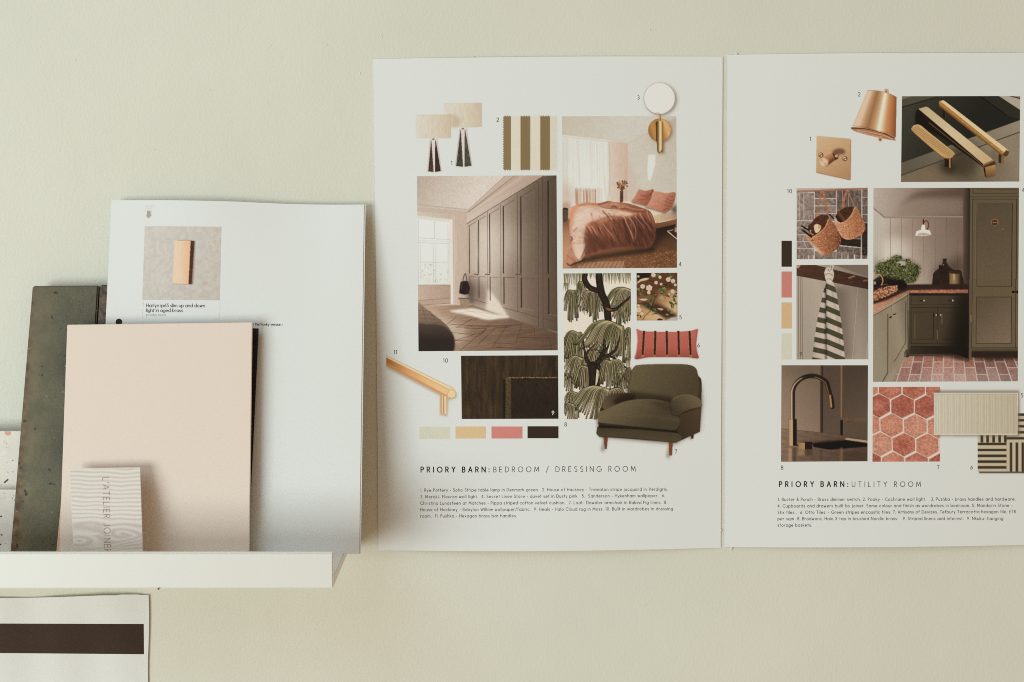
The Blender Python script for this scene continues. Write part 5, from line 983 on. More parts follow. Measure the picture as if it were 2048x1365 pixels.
# ---- geometric stroke lettering
def arc(cx, cy, rx, ry, a0, a1, n=9): return [(cx+rx*math.cos(math.radians(a0+(a1-a0)*i/n)), cy+ry*math.sin(math.radians(a0+(a1-a0)*i/n))) for i in range(n+1)]
def O_(cx, cy, r, n=14): return arc(cx, cy, r, r, 0, 360, n)
b_ = .32
GL = {
 'a': (.64, [O_(b_, b_, b_), [(.64, .64), (.64, 0)]]), 'b': (.64, [[(0, 1.05), (0, 0)], O_(b_, b_, b_)]), 'c': (.56, [arc(b_, b_, b_, b_, 48, 312)]),
 'd': (.64, [O_(b_, b_, b_), [(.64, 1.05), (.64, 0)]]), 'e': (.62, [[(0.01, .33), (.63, .33)]+arc(b_, b_, b_, b_, 5, 312, 12)]),
 'f': (.32, [[(.12, 0), (.12, .85)]+arc(.3, .87, .18, .18, 180, 75, 5), [(-.02, .64), (.3, .64)]]),
 'g': (.64, [O_(b_, b_, b_), [(.64, .64), (.64, -.02)]+arc(b_, -.02, b_, .28, 0, -150, 7)]), 'h': (.54, [[(0, 1.05), (0, 0)], [(0, .36)]+arc(.27, .37, .27, .27, 180, 0)+[(.54, 0)]]),
 'i': (.04, [[(.02, .64), (.02, 0)], [(.02, .84), (.02, .92)]]), 'j': (.1, [[(.08, .64), (.08, -.12)]+arc(-.06, -.12, .14, .16, 0, -80, 4), [(.08, .84), (.08, .92)]]),
 'k': (.46, [[(0, 1.05), (0, 0)], [(.42, .64), (.02, .26)], [(.14, .38), (.46, 0)]]), 'l': (.04, [[(.02, 1.05), (.02, 0)]]),
 'm': (.92, [[(0, .64), (0, 0)], [(0, .38)]+arc(.23, .4, .23, .24, 180, 0, 7)+[(.46, 0)], [(.46, .38)]+arc(.69, .4, .23, .24, 180, 0, 7)+[(.92, 0)]]),
 'n': (.54, [[(0, .64), (0, 0)], [(0, .36)]+arc(.27, .37, .27, .27, 180, 0)+[(.54, 0)]]), 'o': (.64, [O_(b_, b_, b_)]),
 'p': (.64, [[(0, .64), (0, -.3)], O_(b_, b_, b_)]), 'q': (.64, [O_(b_, b_, b_), [(.64, .64), (.64, -.3)]]), 'r': (.32, [[(0, .64), (0, 0)], [(0, .36)]+arc(.24, .38, .24, .26, 180, 60, 5)]),
 's': (.42, [arc(.21, .48, .19, .16, 40, 230, 7)+arc(.21, .17, .21, .17, 60, -140, 8)]), 't': (.3, [[(.13, .95), (.13, 0)], [(-.04, .64), (.31, .64)]]),
 'u': (.54, [[(0, .64), (0, .27)]+arc(.27, .27, .27, .27, 180, 360)+[(.54, .64)], [(.54, .3), (.54, 0)]]), 'v': (.52, [[(0, .64), (.26, 0), (.52, .64)]]),
 'w': (.8, [[(0, .64), (.2, 0), (.4, .6), (.6, 0), (.8, .64)]]), 'x': (.48, [[(0, .64), (.48, 0)], [(.48, .64), (0, 0)]]), 'y': (.52, [[(0, .64), (.27, .02)], [(.52, .64), (.16, -.3)]]), 'z': (.46, [[(0, .64), (.46, .64), (0, 0), (.46, 0)]]),
 'A': (.74, [[(0, 0), (.37, 1), (.74, 0)], [(.14, .33), (.6, .33)]]), 'B': (.52, [[(0, .54), (.28, .54)]+arc(.28, .77, .22, .23, -90, 90)[::1]+[(0, 1), (0, 0), (.28, 0)]+arc(.28, .27, .26, .27, -90, 90)]),
 'C': (.8, [arc(.5, .5, .5, .5, 45, 315, 16)]), 'D': (.72, [[(0, 0), (0, 1), (.24, 1)]+arc(.24, .5, .5, .5, 90, -90, 12)+[(0, 0)]]), 'E': (.5, [[(.5, 1), (0, 1), (0, 0), (.5, 0)], [(0, .52), (.46, .52)]]),
 'F': (.46, [[(.48, 1), (0, 1), (0, 0)], [(0, .5), (.42, .5)]]), 'G': (.92, [arc(.5, .5, .5, .5, 48, 345, 16)+[(.95, .48), (.56, .48)]]), 'H': (.66, [[(0, 1), (0, 0)], [(.66, 1), (.66, 0)], [(0, .52), (.66, .52)]]),
 'I': (.06, [[(.03, 1), (.03, 0)]]), 'J': (.38, [[(.36, 1), (.36, .22)]+arc(.18, .22, .18, .22, 0, -150, 7)]), 'L': (.44, [[(0, 1), (0, 0), (.44, 0)]]),
 'M': (.9, [[(0, 0), (.1, 1), (.45, .2), (.8, 1), (.9, 0)]]), 'N': (.7, [[(0, 0), (0, 1), (.7, 0), (.7, 1)]]), 'O': (1.0, [arc(.5, .5, .5, .5, 0, 360, 20)]),
 'P': (.52, [[(0, 0), (0, 1), (.26, 1)]+arc(.26, .73, .26, .27, 90, -90)+[(0, .46)]]), 'R': (.54, [[(0, 0), (0, 1), (.26, 1)]+arc(.26, .73, .26, .27, 90, -90)+[(0, .46)], [(.26, .46), (.54, 0)]]),
 'S': (.54, [arc(.27, .75, .24, .25, 35, 240, 8)+arc(.27, .25, .27, .25, 65, -145, 9)]), 'T': (.6, [[(0, 1), (.6, 1)], [(.3, 1), (.3, 0)]]), 'U': (.66, [[(0, 1), (0, .33)]+arc(.33, .33, .33, .33, 180, 360)+[(.66, 1)]]),
 'V': (.72, [[(0, 1), (.36, 0), (.72, 1)]]), 'W': (1.05, [[(0, 1), (.27, 0), (.525, .85), (.78, 0), (1.05, 1)]]), 'X': (.62, [[(0, 1), (.62, 0)], [(.62, 1), (0, 0)]]), 'Y': (.64, [[(0, 1), (.32, .48), (.64, 1)], [(.32, .48), (.32, 0)]]),
 '0': (.6, [arc(.3, .5, .3, .5, 0, 360, 18)]), '1': (.2, [[(0, .86), (.17, 1), (.17, 0)]]), '2': (.54, [arc(.27, .73, .26, .27, 165, -30, 8)+[(0, 0), (.55, 0)]]), '3': (.5, [arc(.25, .76, .22, .24, 140, -90, 8)+arc(.25, .26, .26, .26, 90, -145, 9)]),
 '4': (.58, [[(.44, 0), (.44, 1), (0, .24), (.6, .24)]]), '5': (.52, [[(.48, 1), (.12, 1), (.06, .56)]+arc(.24, .32, .28, .32, 125, -145, 10)]), '6': (.56, [[(.42, 1), (.07, .45)], O_(.28, .29, .28)]),
 '7': (.52, [[(0, 1), (.52, 1), (.16, 0)]]), '8': (.54, [O_(.27, .76, .23), O_(.27, .27, .27)]), '9': (.56, [O_(.28, .71, .28), [(.5, .56), (.16, 0)]]),
 '.': (.06, [[(.03, 0), (.03, .07)]]), ',': (.06, [[(.04, .06), (0, -.12)]]), '-': (.3, [[(0, .34), (.3, .34)]]), '/': (.42, [[(0, -.12), (.42, 1.08)]]), '&': (.7, [[(.68, 0), (.2, .62)]+arc(.3, .8, .17, .19, 205, -20, 7)+[(.1, .42)]+arc(.25, .24, .22, .25, 140, 350, 8)+[(.62, .42)]]),
 ':': (.06, [[(.03, .02), (.03, .1)], [(.03, .54), (.03, .62)]]), "'": (.06, [[(.03, 1), (.03, .76)]]), '£': (.52, [[(0, 0), (.52, 0)], [(.14, 0), (.14, .74)]+arc(.32, .76, .18, .24, 180, 40, 6), [(.0, .46), (.38, .46)]]),
}
def layout(text, size, gap, space, sx=.93):
    x = 0; out = []
    for ch in text:
        if ch == ' ': x += space*size; continue
        w, st = GL[ch]; out.append((x, st)); x += w*size*sx+gap
    return out, x-gap
class Ink:
    """collects lettering as thin printed ribbons, laid on a surface"""
    def __init__(self, f, off): self.f, self.off, self.v, self.F, self.k, self.c = f, off, [], [], 0, []
    def stroke(self, pts, w, col):
        cut = [0]                              # break at sharp corners so every limb keeps its full weight
        for i in range(1, len(pts)-1):
            ax, ay = pts[i][0]-pts[i-1][0], pts[i][1]-pts[i-1][1]; bx, by = pts[i+1][0]-pts[i][0], pts[i+1][1]-pts[i][1]; la, lb = math.hypot(ax, ay), math.hypot(bx, by)
            if la > 1e-6 and lb > 1e-6 and (ax*bx+ay*by)/(la*lb) < .35: cut.append(i)
        if len(cut) > 1:
            cut.append(len(pts)-1)
            for i, j in zip(cut[:-1], cut[1:]): self.stroke(pts[i:j+1], w, col)
            return
        q = [np.array(p, float) for p in pts if True]; q = [p for i, p in enumerate(q) if i == 0 or np.hypot(*(p-q[i-1])) > 1e-4]
        if len(q) < 2: return
        n = len(q); closed = np.hypot(*(q[0]-q[-1])) < 1e-3; o = self.off+(self.k % 4)*5e-6; self.k += 1; base = len(self.v)
        for i in range(n):
            a = q[i-1] if i > 0 else (q[-2] if closed else q[0]); b = q[i+1] if i < n-1 else (q[1] if closed else q[-1]); p = q[i]
            t1 = (p-a) if np.hypot(*(p-a)) > 0 else (b-p); t2 = (b-p) if np.hypot(*(b-p)) > 0 else t1
            t1 = t1/np.hypot(*t1); t2 = t2/np.hypot(*t2); nn = np.array([-(t1+t2)[1], (t1+t2)[0]]); l = np.hypot(*nn)
            if l < .25: nn = np.array([-t1[1], t1[0]]); l = 1
            nn = nn/l; m = min(1.8, 1/max(.35, abs(nn[0]*-t1[1]+nn[1]*t1[0])))
            e = np.zeros(2)
            if not closed and i == 0: e = -t2*w*.35
            if not closed and i == n-1: e = t1*w*.35
            for s_ in (1, -1):
                x, y = p+nn*m*w*.5*s_+e; self.v.append(S(x, y, self.f, o)); self.c.append(col)
        for i in range(n-1): self.F.append((base+2*i, base+2*i+1, base+2*i+3, base+2*i+2))
    def text(self, t, x0, y0, x1, y1, size, w, col=(52, 42, 34), space=.42, vert=False):
        L_ = math.hypot(x1-x0, y1-y0); a, wa = layout(t, size, 0, space); n = max(1, sum(c != ' ' for c in t)-1); gap = (L_-wa)/n if len(t) > 1 else 0
        a, wa = layout(t, size, gap, space); ux, uy = ((x1-x0)/L_, (y1-y0)/L_) if L_ > 0 else (1, 0); vx, vy = uy, -ux     # up vector
        for x, st in a:
            for s_ in st: self.stroke([(x0+ux*(x+p[0]*size*.93)+vx*p[1]*size, y0+uy*(x+p[0]*size*.93)+vy*p[1]*size) for p in s_], w, col)
        return self
    def done(self, name, parent):
        cc = {c: alb(c) for c in set(self.c)}; return link(name, mesh(name, self.v, self.F, np.array([cc[c] for c in self.c])), M_print, parent)

# ---------------------------------------------------------------- the wall
def make_wall():
    bm = bmesh.new(); vs = [bm.verts.new(c) for c in ((-1.8, 0, -1.3), (1.8, 0, -1.3), (1.8, 0, 1.3), (-1.8, 0, 1.3))]; bm.faces.new(vs)
    R = random.Random(5)
    for px, py, L_, an in ((653, 90, 2.4, 20), (763, 72, 3.4, -70), (720, 147, 2.2, 100), (541, 92, 1.2, 10), (536, 208, 2.4, -55), (563, 118, 3.2, 90), (1064, 1345, 1, 30), (630, 1260, 1.2, 0), (364, 1287, 1.8, 40), (411, 1207, 1, 20), (632, 1317, .9, 0), (615, 1195, 1, 0), (930, 40, 1, 10), (1300, 60, 1.3, 80), (1640, 40, 1.2, 20), (1985, 97, 1, 0), (1290, 1210, 1.4, 60), (1700, 1250, 1.2, 10), (420, 180, 1.4, 30), (150, 120, 1.2, 70), (310, 300, 1.3, 0)):
        c = P(px, py, 0); r = .00045
        for k in range(3):
            res = bmesh.ops.create_icosphere(bm, subdivisions=2, radius=1); t = math.radians(an); s_ = (k-1)*L_*.0003
            for v in res['verts']:
                x, y, z = v.co; X = x*L_*.00036; Z = z*r*.8; v.co = Vector((c.x+X*math.cos(t)-Z*math.sin(t)+s_*math.cos(t)+R.uniform(-1, 1)*4e-5, -.00002+y*.00028, c.z+X*math.sin(t)+Z*math.cos(t)+s_*math.sin(t)))
    me = bpy.data.meshes.new('wall'); bm.to_mesh(me); bm.free(); tag(link('wall', me, M_wall), kind='structure')
make_wall()

# ---------------------------------------------------------------- mood board of the bedroom
def board_f(c0, c1, bow_t, bow_b, base=.0011):
    A_, B_ = P(*c0, 0), P(*c1, 0)        # top-left and bottom-right on the wall
    def f(x, z):
        u = np.clip((x-A_.x)/(B_.x-A_.x), 0, 1); v = np.clip((z-A_.z)/(B_.z-A_.z), 0, 1)
        return base+bow_b*np.sin(np.pi*u)**1.2*v**3+bow_t*np.sin(np.pi*u)*(1-v)**4+.0011*np.sin(np.pi*u)*np.sin(np.pi*v)
    return f
f1 = board_f((746, 118), (1442, 1097), .0022, .0048)
b1 = empty('mood_board', P(1100, 1100, 0)); tag(b1, 'mood board sheet with table lamps, pink bed, willow print and green armchair', 'mood board', 'mood boards taped to the wall')
sheet('paper_sheet', quadedge((746.5, 118.5), (1445.5, 113.5), (757, 1101), (1441.5, 1096), top=lambda u: -2.2*math.sin(math.pi*u), bot=lambda u: 4.0*math.sin(math.pi*u), left=lambda v: .8*math.sin(math.pi*v)), f1, .0004, parent=b1)
A_bed = art_bedroom(); A_wil = art_willow()
printed('table_lamps_print', art_lamps().desat(.8), f1, .00004, b1)
printed('striped_fabric_print', art_stripe(), f1, .00004, b1)
printed('wardrobe_photo', art_wardrobe().desat(.9), f1, .00004, b1, [(834, 353), (1113, 351), (1115.5, 701), (837, 703)])
printed('bedroom_photo', A_bed, f1, .00004, b1, [(1124, 233), (1352.5, 232.5), (1354, 536), (1125.5, 537.5)])
printed('wall_light_print', art_walllight(A_bed), f1, .00009, b1)
printed('willow_wallpaper_print', A_wil, f1, .00004, b1, [(1127, 547.5), (1261.5, 546.5), (1262, 837.5), (1128.5, 839)])
printed('floral_fabric_print', art_floral(), f1, .00004, b1, [(1273, 546.5), (1354.5, 546), (1355, 641.5), (1273.5, 641.5)])
printed('striped_cushion_print', art_cushion().desat(.95), f1, .00004, b1)
printed('armchair_print', art_chair(A_wil), f1, .00009, b1)
printed('bar_handle_print', art_handle(), f1, .00004, b1)
printed('rug_photo', art_rug(), f1, .00004, b1, [(922, 712), (1116, 711), (1117, 838), (923.5, 838.5)])
def flat(a, c, am=.02): a.fill([(a.x0-9, a.y0-9), (a.x0+a.w, a.y0-9), (a.x0+a.w, a.y0+a.h), (a.x0-9, a.y0+a.h)], T(c, am, 1.5, 1.5)); return a
for (x0, x1), y0, c, lb in (((839, 900), 854, (204, 203, 180), 'pale sage'), ((911, 972), 853.5, (210, 182, 138), 'sand'), ((983, 1045), 853.5, (200, 130, 118), 'dusty pink'), ((1055, 1117), 853, (54, 42, 32), 'dark brown')):
    printed('colour_swatch', flat(Art(x0, y0, x1, y0+24), c), f1, .00004, b1, [(x0, y0), (x1, y0), (x1, y0+24), (x0, y0+24)], label=lb+' colour swatch')
ink = Ink(f1, .00006)
ink.text('PRIORY BARN:', 842, 944.9, 978.4, 944.7, 10.3, 1.9, (28, 22, 18), space=.72); ink.done('heading_lettering', b1)
ink = Ink(f1, .00006); ink.text('BEDROOM / DRESSING ROOM', 987.3, 944.7, 1270.8, 943.2, 10.3, 1.05, (44, 36, 30), space=.8); ink.done('heading_lettering', b1)
ink = Ink(f1, .00006)
for t, xa, ya, xb, yb in (('1. Rye Pottery - Soho Stripe table lamp in Denmark green.  2. House of Hackney - Trematon stripe jacquard in Verdigris.', 841, 983.7, 1335, 981.6),
        ('3. Meraki- Fleuren wall light.  4. Secret Linen Store - duvet set in Dusty pink.  5.  Sanderson - Hykenham wallpaper.  6.', 841, 997, 1329.5, 994.5),
        ('Christina Lundsteen at Matches - Pippa striped cotton velvet cushion.  7. Loaf- Dawdler armchair in Baked Fig linen.  8.', 841, 1009.8, 1334, 1008),
        ('House of Hackney - Babylon Willow wallpaper/fabric.  9. Heals - Halo Cloud rug in Moss. 10. Built in wardrobes in dressing', 841, 1022.7, 1345.5, 1020.8), ('room.  11. Pushka - Hexagon brass bar handles.', 841, 1035.4, 1033.2, 1034.8)):
    ink.text(t, xa, ya, xb, yb, 5.9, .72, (58, 46, 38), space=.5)
ink.done('caption_lettering', b1)
for t, x, y, w in (('1', 902.5, 330.5, 1.5), ('2', 993.4, 243.7, 4.6), ('3', 1274.9, 199.3, 4.4), ('4', 1358, 532.5, 5), ('5', 1359, 638.6, 4.6), ('6', 1395, 695, 4.6), ('7', 1349.8, 907.6, 4.2), ('8', 1129.2, 853.2, 4.6), ('10', 886.6, 725.4, 8.6), ('11', 787.8, 708.8, 5.4)):
    Ink(f1, .00014).text(t, x, y, x+w, y, 7.8, .85, (52, 43, 36)).done('printed_number', b1)
Ink(f1, .00014).text('9', 1104, 830, 1109, 830, 7.6, 1.2, (216, 214, 204)).done('printed_number', b1)['label'] = 'white printed number nine on the dark rug photo'

# ---------------------------------------------------------------- mood board of the utility room
f2 = board_f((1455, 110), (2146, 1090), .0018, .0040)
b2 = empty('mood_board', P(1800, 1095, 0)); tag(b2, 'mood board sheet with hanging baskets, tap and terracotta tiles, cut off at right', 'mood board', 'mood boards taped to the wall')
sheet('paper_sheet', quadedge((1455, 110), (2154, 106.5), (1449, 1094.8), (2144, 1088), top=lambda u: -2.0*math.sin(math.pi*u)*(1 if u < .5 else .6), bot=lambda u: 3.0*math.sin(math.pi*u)), f2, .0004, parent=b2)
A_hex = art_hex().desat(.86); A_hex.rect = (1745.5, 774.5, 1880, 923.5); A_enc = art_encaustic(); A_enc.rect = (1955, 825, 2110, 946)
printed('copper_wall_light_print', art_sconce().desat(.86), f2, .00004, b2)
printed('dimmer_switch_print', art_switch().desat(.86), f2, .00004, b2)
printed('brass_handles_photo', art_pulls(), f2, .00004, b2, [(1804, 193), (2040.5, 192.5), (2038.5, 363.5), (1802, 364.5)])
printed('baskets_photo', art_baskets().desat(.82), f2, .00004, b2, [(1593, 377), (1735.5, 376), (1735, 518), (1593, 519)])
printed('striped_towel_photo', art_towel().desat(.85), f2, .00004, b2, [(1593, 530.5), (1736.5, 530), (1736.5, 719), (1593, 719.5)])
printed('utility_room_photo', art_utility().desat(.9), f2, .00004, b2, [(1747, 376.5), (2038, 376), (2035.5, 763), (1746, 764)])
printed('tap_photo', art_tap(), f2, .00004, b2, [(1563, 731), (1736, 731), (1735, 923), (1562, 924)])
printed('hexagon_tile_print', A_hex, f2, .00004, b2, [(1745.5, 774.5), (1880, 774), (1880, 923.5), (1745, 924)])
printed('striped_tile_print', A_enc, f2, .00004, b2)
printed('ribbed_tile_print', art_stix([A_hex, A_enc]), f2, .00009, b2)
for y0, c, lb in ((482, (56, 45, 33), 'dark brown'), (543.5, (194, 126, 114), 'dusty pink'), (605.5, (204, 174, 130), 'sand'), (667.5, (204, 202, 180), 'pale sage')):
    printed('colour_swatch', flat(Art(1563, y0, 1584, y0+52), c), f2, .00004, b2, [(1563, y0), (1583.7, y0), (1583.7, y0+52), (1563, y0+52)], label=lb+' colour swatch')
ink = Ink(f2, .00006); ink.text('PRIORY BARN:', 1558.8, 973.8, 1695.8, 973.7, 10, 1.9, (28, 22, 18), space=.72); ink.done('heading_lettering', b2)
ink = Ink(f2, .00006); ink.text('UTILITY ROOM', 1704, 974, 1841.2, 973.8, 10, 1.05, (44, 36, 30), space=.85); ink.done('heading_lettering', b2)
ink = Ink(f2, .00006)
for t, xa, ya, xb, yb in (('1. Buster & Punch - Brass dimmer switch. 2. Pooky - Cochrane wall light.   3. Pushka - brass handles and hardware.', 1555.8, 1002.2, 2030.7, 1001.4),
        ('4. Cupboards and drawers built by joiner. Same colour and finish as wardrobes in bedroom. 5. Mandarin Stone -', 1555.5, 1015.3, 2024.5, 1014), ('Stix tiles .  6. Otto Tiles. - Green stripes encaustic tiles. 7. Artisans of Devizes. Tetbury Terracotta hexagon tile. £78', 1555.5, 1028.1, 2031, 1026.6),
        ('per sqm  8. Brodware. Halo X tap in brushed Nordic brass.   9. Striped linens add interest.  9. Nkuku- hanging', 1555.5, 1040.8, 2006, 1040.2), ('storage baskets.', 1555.5, 1053.6, 1623.4, 1053.4)):
    ink.text(t, xa, ya, xb, yb, 5.9, .76, (48, 38, 30), space=.5)
ink.done('caption_lettering', b2)
for t, x, y, w in (('1', 1620, 282, 1.5), ('2', 1716.4, 192.8, 4.6), ('4', 2044.6, 384.3, 5), ('10', 1575, 386.5, 8.4), ('9', 1599.7, 712.6, 4.4), ('8', 1562.2, 939.6, 4.6), ('7', 1874.6, 939.2, 4.2), ('6', 1941.2, 939.2, 4.6), ('5', 2042.2, 795.2, 4.6)):
    Ink(f2, .00014).text(t, x, y, x+w, y, 7.8, .85, (52, 43, 36)).done('printed_number', b2)
def blob(name, px, py, d, r, parent, seed):
    bm = bmesh.new(); bmesh.ops.create_icosphere(bm, subdivisions=3, radius=1); R = random.Random(seed); c = P(px, py, d)
    ph = [R.uniform(0, 6) for _ in range(4)]
    for v in bm.verts:
        k = 1+.25*math.sin(4*v.co.x+ph[0])*math.cos(5*v.co.z+ph[1])+.15*math.sin(9*v.co.y+ph[2]); v.co = Vector((v.co.x*r*k, v.co.y*r*.6, v.co.z*r*k))+c
    me = bpy.data.meshes.new(name); bm.to_mesh(me); bm.free(); me.polygons.foreach_set('use_smooth', [True]*len(me.polygons)); return link(name, me, M_tack, parent)
blob('tack', 947.5, 115.3, .0008, .0009, b1, 1); blob('tack', 1441.5, 1061, .0008, .0012, b1, 2)
blob('tack', 1473, 108.5, .0008, .0011, b2, 3); blob('tack', 1463, 1097, .0008, .0012, b2, 4)

# ---------------------------------------------------------------- the picture ledge
LX1 = P(666.6, 1140, .12).x; LX0 = -1.05
ZLB = P(400, 1177.5, .12).z; ZLT = P(400, 1106, .12).z
DB = .050                                  # how far out the A4 sheet stands
ZF = P(690, 1108.6, DB).z                  # top of the ledge floor
LIP = .0055
ledge = empty('picture_ledge', (LX0, 0, ZF)); tag(ledge, 'white painted picture ledge holding tiles, sheets and cards, left of the mood boards', 'shelf')
box('front_lip', (LX0, -.12, ZLB), (LX1, -.12+LIP, ZLT), M_ledge, ledge, .0009)
box('ledge_floor', (LX0, -.12+LIP, ZLB+.0008), (LX1, 0, ZF), M_ledge, ledge, .0005)
box('back_plate', (LX0, -.009, ZF+.0002), (LX1-.0004, -.0002, ZF+.012), M_ledge, ledge, .0005)
blob('paint_chip', 317, 1178.2, .1200, .0007, ledge, 7).data.materials[0] = M_chip
def floor_y(x, db):
    """photo y at which the ledge floor is met at distance db"""
    lo, hi = 900., 1300.
    for _ in range(40):
        m = (lo+hi)/2
        if P(x, m, db).z > ZF: lo = m
        else: hi = m
    return lo
def ext(p, q, y): return (p[0]+(q[0]-p[0])*(y-p[1])/(q[1]-p[1]), y)     # carry an edge down to the floor

# terrazzo tiles, left edge of the frame
for (yt, dt, db, seed, lb) in ((862.5, .019, .030, 3, 'taller pale speckled terrazzo tile, behind the shorter one beside the green tile'), (979.5, .034, .0445, 8, 'shorter pale speckled terrazzo tile standing in front of a taller one')):
    yb = floor_y(0, db); tl, tr, br, bl = (-170, yt), (60 if seed == 3 else 46, yt), (52 if seed == 3 else 42, yb), (-185, yb)
    t = empty('terrazzo_tile', P(-60, yb, db)); tag(t, lb, 'tile', 'terrazzo tiles at the left end of the ledge')
    slab('tile_body', tl, tr, br, bl, dt, db, .009, mat('terrazzo_body', tuple(alb((214, 214, 200))), .35, .4), t, .0004)
    f = plane_f(tl, tr, bl, dt, db); a = art_terrazzo(yt, 1112, seed)
    if seed == 3: a.fill(ell(15.5, 866, 6.5, 5.2, 10), (206, 160, 134)); a.fill(ell(25, 921, 1.6, 1), (60, 48, 40)); a.fill(ell(13, 888, 1.2, .9), (60, 48, 40)); a.fill(ell(9, 884, 3, 2.2), (214, 186, 160), .7); a.line([(9, 965), (15.5, 959.5)], 2.8, (40, 32, 28), 1)
    if seed == 8: a.fill(ell(2, 1033, 2.4, 1.3), (70, 48, 40)); a.fill(ell(3, 1070, 2.2, 1.4), (110, 76, 60)); a.fill(ell(1, 1089, 1.6, 1.4), (50, 40, 36))
    yy = floor_y(0, db); x_at = lambda y: (60 if seed == 3 else 46)-(y-yt)*.04
    printed('speckled_face', a, f, .0001, t, [(-58, yt+.8), (x_at(yt)-1.5, yt+.8), (x_at(yy)-3, yy-1), (-58, yy-1)])

# olive glazed tiles
DTg, DBg = .0165, .052; yb = floor_y(80, DBg)
g1 = empty('glazed_tile', P(90, yb, DBg)); tag(g1, 'tall olive green glazed tile with a rusty left edge, leaning behind the blush card', 'tile', 'olive glazed tiles')
slab('tile_body', (64.5, 572), (196.5, 571), ext((197, 571), (165, 1103), yb), ext((64.5, 572), (20.5, 1100), yb), DTg, DBg, .0095, M_glaze, g1, .0011)
g2 = empty('glazed_tile', P(170, yb, DBg-.001)); tag(g2, 'rusty brown glazed edge piece seen between the green tile and the white sheet', 'tile', 'olive glazed tiles')
slab('tile_body', (199.3, 570), (226, 569.5), ext((226, 570), (200, 1103), yb), ext((199.3, 570), (168, 1103), yb), DTg-.0005, DBg-.0005, .0095, M_rust, g2, .0011)

# A4 sheets
DTp = .0075
f0 = plane_f((223, 401), (728, 409), (190, floor_y(300, DB)), DTp, DB)
TL4 = P(223, 401, DTp); 
def fpage(extra):
    zt = TL4.z; xl = TL4.x; xr = P(728, 409, DTp).x
    def f(x, z):
        u = np.clip((x-xl)/(xr-xl), 0, 1); v = np.clip((zt-z)/(zt-ZF), 0, 1)
        return f0(x, z)+extra+((.0052)*np.sin(np.pi*np.clip(u*1.15, 0, 1))**2+.002*np.sin(2*np.pi*u+1))*(1-v)**3+.0015*np.sin(np.pi*v)*u
    return f
def page(extra, dx, name, label):
    f = fpage(extra)
    yl = floor_y(190, DB+extra); yr = floor_y(718, DB+extra)
    r = empty(name, P(450, yl, DB+extra)); tag(r, label, 'sheet of paper', 'sheets leaning on the ledge')
    o = sheet('paper_sheet', quadedge((223, 401), (728+dx, 409.5), (189, yl-.3), (718.5+dx, yr-.3), top=lambda u: 2.6*math.sin(math.pi*u*2)*(-1 if u > .5 else -.4)-1.5*math.sin(math.pi*u)), f, .00012, parent=r, nu=60, nv=60)
    return r, o, f
hole = P(237.5, 644.5, .0235)
def punch(o):
    bm = bmesh.new(); bmesh.ops.create_cone(bm, cap_ends=True, segments=40, radius1=.0028, radius2=.0028, depth=.04)
    for v in bm.verts: v.co = Vector((v.co.x, v.co.z, v.co.y))+hole
    bmesh.ops.recalc_face_normals(bm, faces=bm.faces)
    me = bpy.data.meshes.new('c'); bm.to_mesh(me); bm.free(); c = bpy.data.objects.new('c', me); scene.collection.objects.link(c)
    md = o.modifiers.new('punch', 'BOOLEAN'); md.operation = 'DIFFERENCE'; md.object = c; md.solver = 'FAST'
    bpy.context.view_layer.update(); dg = bpy.context.evaluated_depsgraph_get(); nm = bpy.data.meshes.new_from_object(o.evaluated_get(dg)); o.modifiers.clear()
    nm.materials.clear(); nm.materials.append(M_print)
    for a in list(nm.color_attributes): nm.color_attributes.remove(a)
    setcol(nm, PAPC); o.data = nm; bpy.data.objects.remove(c)
pg2, o2, _ = page(-.0007, 3.2, 'paper_sheet_behind', 'blank white sheet showing as a thin edge behind the printed white sheet')
pg, o1, fp = page(0, 0, 'printed_sheet', 'large white sheet with a small brass light photo and hole punch, leaning on the ledge')
pg2.name = 'blank_sheet'
punch(o1); punch(o2)
ab = art_brass()
printed('brass_light_photo', ab, fp, .00005, pg, [(289.5, 452.5), (443, 454), (439.5, 601), (284.5, 600)])
printed('arrow_icon_print', art_icon(), fp, .00005, pg)
ink = Ink(fp, .00009)
ink.text('Harlyn ip65 slim up and down', 293, 614.4, 409.6, 614.8, 6.5, .95, (66, 58, 56), space=.36); ink.text('light in aged brass', 292.6, 624.2, 365.4, 624.4, 6.5, .95, (66, 58, 56), space=.36)
ink.done('caption_lettering', pg)
ink = Ink(fp, .00009); ink.text('pooky.com', 292.3, 632.6, 330.6, 632.9, 6, .6, (158, 158, 154)); ink.done('web_address_lettering', pg)
ink = Ink(fp, .00009); ink.text('n the Pooky version :', 504.4, 651.3, 565, 651.8, 5, .8, (70, 60, 56), space=.4)
ink.done('note_lettering', pg)
ink = Ink(fp, .00009); ink.stroke([(287, 603), (284, 634), (286, 638), (436, 639), (439, 636), (440, 603)], .5, (203, 206, 200)); ink.done('printed_frame', pg); ink = Ink(fp, .00009); ink.stroke([(291, 444.5), (440, 445.5)], .6, (200, 204, 198)); ink.done('ruled_line', pg)

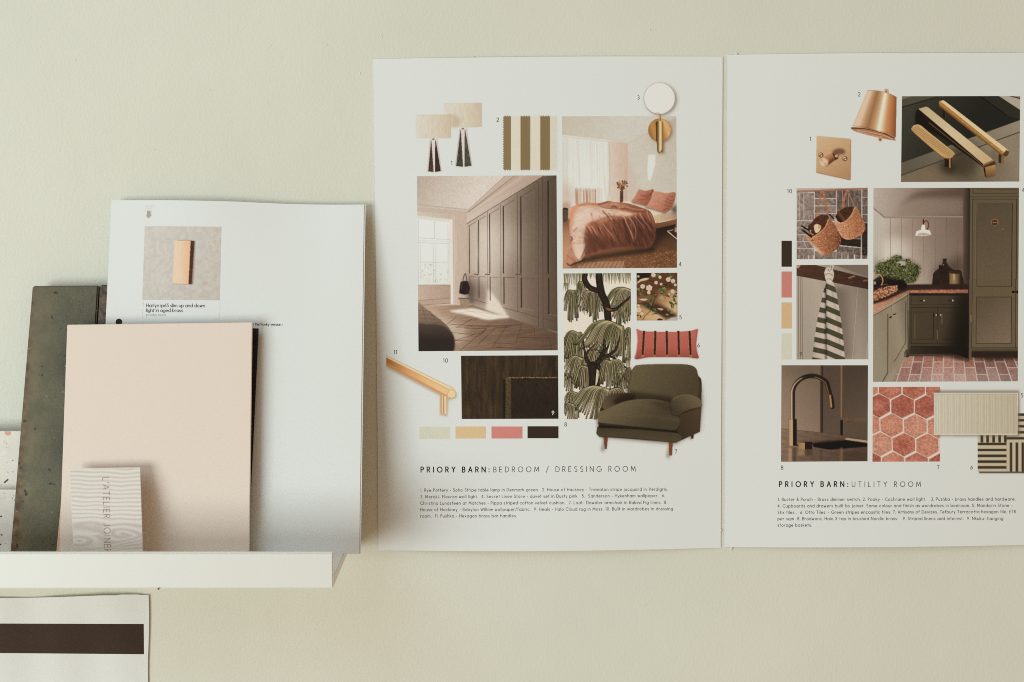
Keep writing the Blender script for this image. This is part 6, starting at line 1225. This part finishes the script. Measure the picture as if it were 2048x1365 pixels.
# boards and cards standing in front
def board(name, label, cat, tl, tr, le, re, dt, db, th, m, grp=None, bev=.0004):
    """tl, tr = top corners; le, re = a lower point on each side edge"""
    yb = floor_y((tl[0]+tr[0])/2, db); bl, br = ext(tl, le, yb), ext(tr, re, yb)
    r = empty(name, P((bl[0]+br[0])/2, yb, db)); tag(r, label, cat, grp); slab('card_panel', tl, tr, br, bl, dt, db, th, m, r, bev); return r, plane_f(tl, tr, bl, dt, db), yb
board('black_board', 'black board showing as a tapering dark strip behind the blush card', 'board', (170, 657), (517, 657), (160, 1103), (497, 1080), .0300, .0560, .0016, M_black)
board('shaded_cream_card', 'cream card with painted-in orange shade, a sliver at the foot of the green tile', 'card', (150, 700), (470, 698), (112.5, 1103), (440, 1103), .0335, .0590, .0012, M_shaded_cream)
board('blush_card', 'large plain blush cream card standing behind the wood grain business card', 'card', (134.2, 650), (504.5, 645), (118.5, 1103), (498.5, 1103), .0370, .0630, .0018, M_cream)
cardm = mat('card_stock', tuple(alb((214, 208, 193))), .5, .3)
c1, fc, ybc = board('business_card', 'small business card printed with grey wood grain and vertical lettering', 'business card', (139.5, 937), (280.5, 935), (147, 1103), (286, 1103), .0635, .0915, .0006, cardm, bev=.0001)
printed('wood_grain_print', art_grain(), fc, .00008, c1, [(140, 937.5), (280, 935.5), (ext((280, 935.5), (285.5, 1103), ybc-1)), (ext((140, 937.5), (147.5, 1103), ybc-1))])
ink = Ink(fc, .00014)
ink.text("L'ATELIER JOINE", 205.3, 956, 208.6, 1095.5, 12.6, 1.0, (134, 106, 92), space=.55); ink.text('RY', 208.7, 1099, 209.2, 1120, 12.6, 1.0, (134, 106, 92)); ink.done('lettering', c1)

# ---------------------------------------------------------------- sheet under the ledge
f3 = lambda x, z: .0016+.0035*np.exp(-((x-P(190, 1200, 0).x)/.03)**2)*np.clip((z-P(0, 1365, 0).z)/.075, 0, 1)**2+.0012*np.sin(x*60)**2
b3 = empty('banded_sheet', P(100, 1500, 0)); tag(b3, 'white sheet with a dark brown printed band on the wall below the ledge', 'sheet of paper')
sheet('paper_sheet', quadedge((-330, 1196), (297, 1190.5), (-330, 1700), (296.5, 1700), top=lambda u: (3.5*math.sin(math.pi*np.clip((u-.3)/.55, 0, 1)) if u < .85 else 0)-(1.2 if .9 < u < .97 else 0), right=lambda v: 1.2*math.sin(v*16)), f3, .0003, parent=b3, nu=90, nv=40)
ba = Art(-20, 1240, 292, 1316, (60, 48, 38)); ba.box(-40, 1230, 300, 1320, T(G((0, 0), (63, 51, 41), (288, 0), (58, 46, 37)), .05, 2.2, 2.2)); ba.line([(62, 1240), (62, 1320)], .5, (76, 62, 50), .5); ba.line([(144, 1240), (144, 1320)], .5, (74, 60, 48), .4)
ba.speck([(0, 1250), (288, 1250), (288, 1308), (0, 1308)], 260, [(78, 64, 52), (84, 70, 56), (46, 37, 30)], .3, .8, 3, .5)
printed('brown_band_print', ba, f3, .00005, b3, [(-20, 1247.5), (287.5, 1248.5), (288, 1309), (-20, 1306.5)])
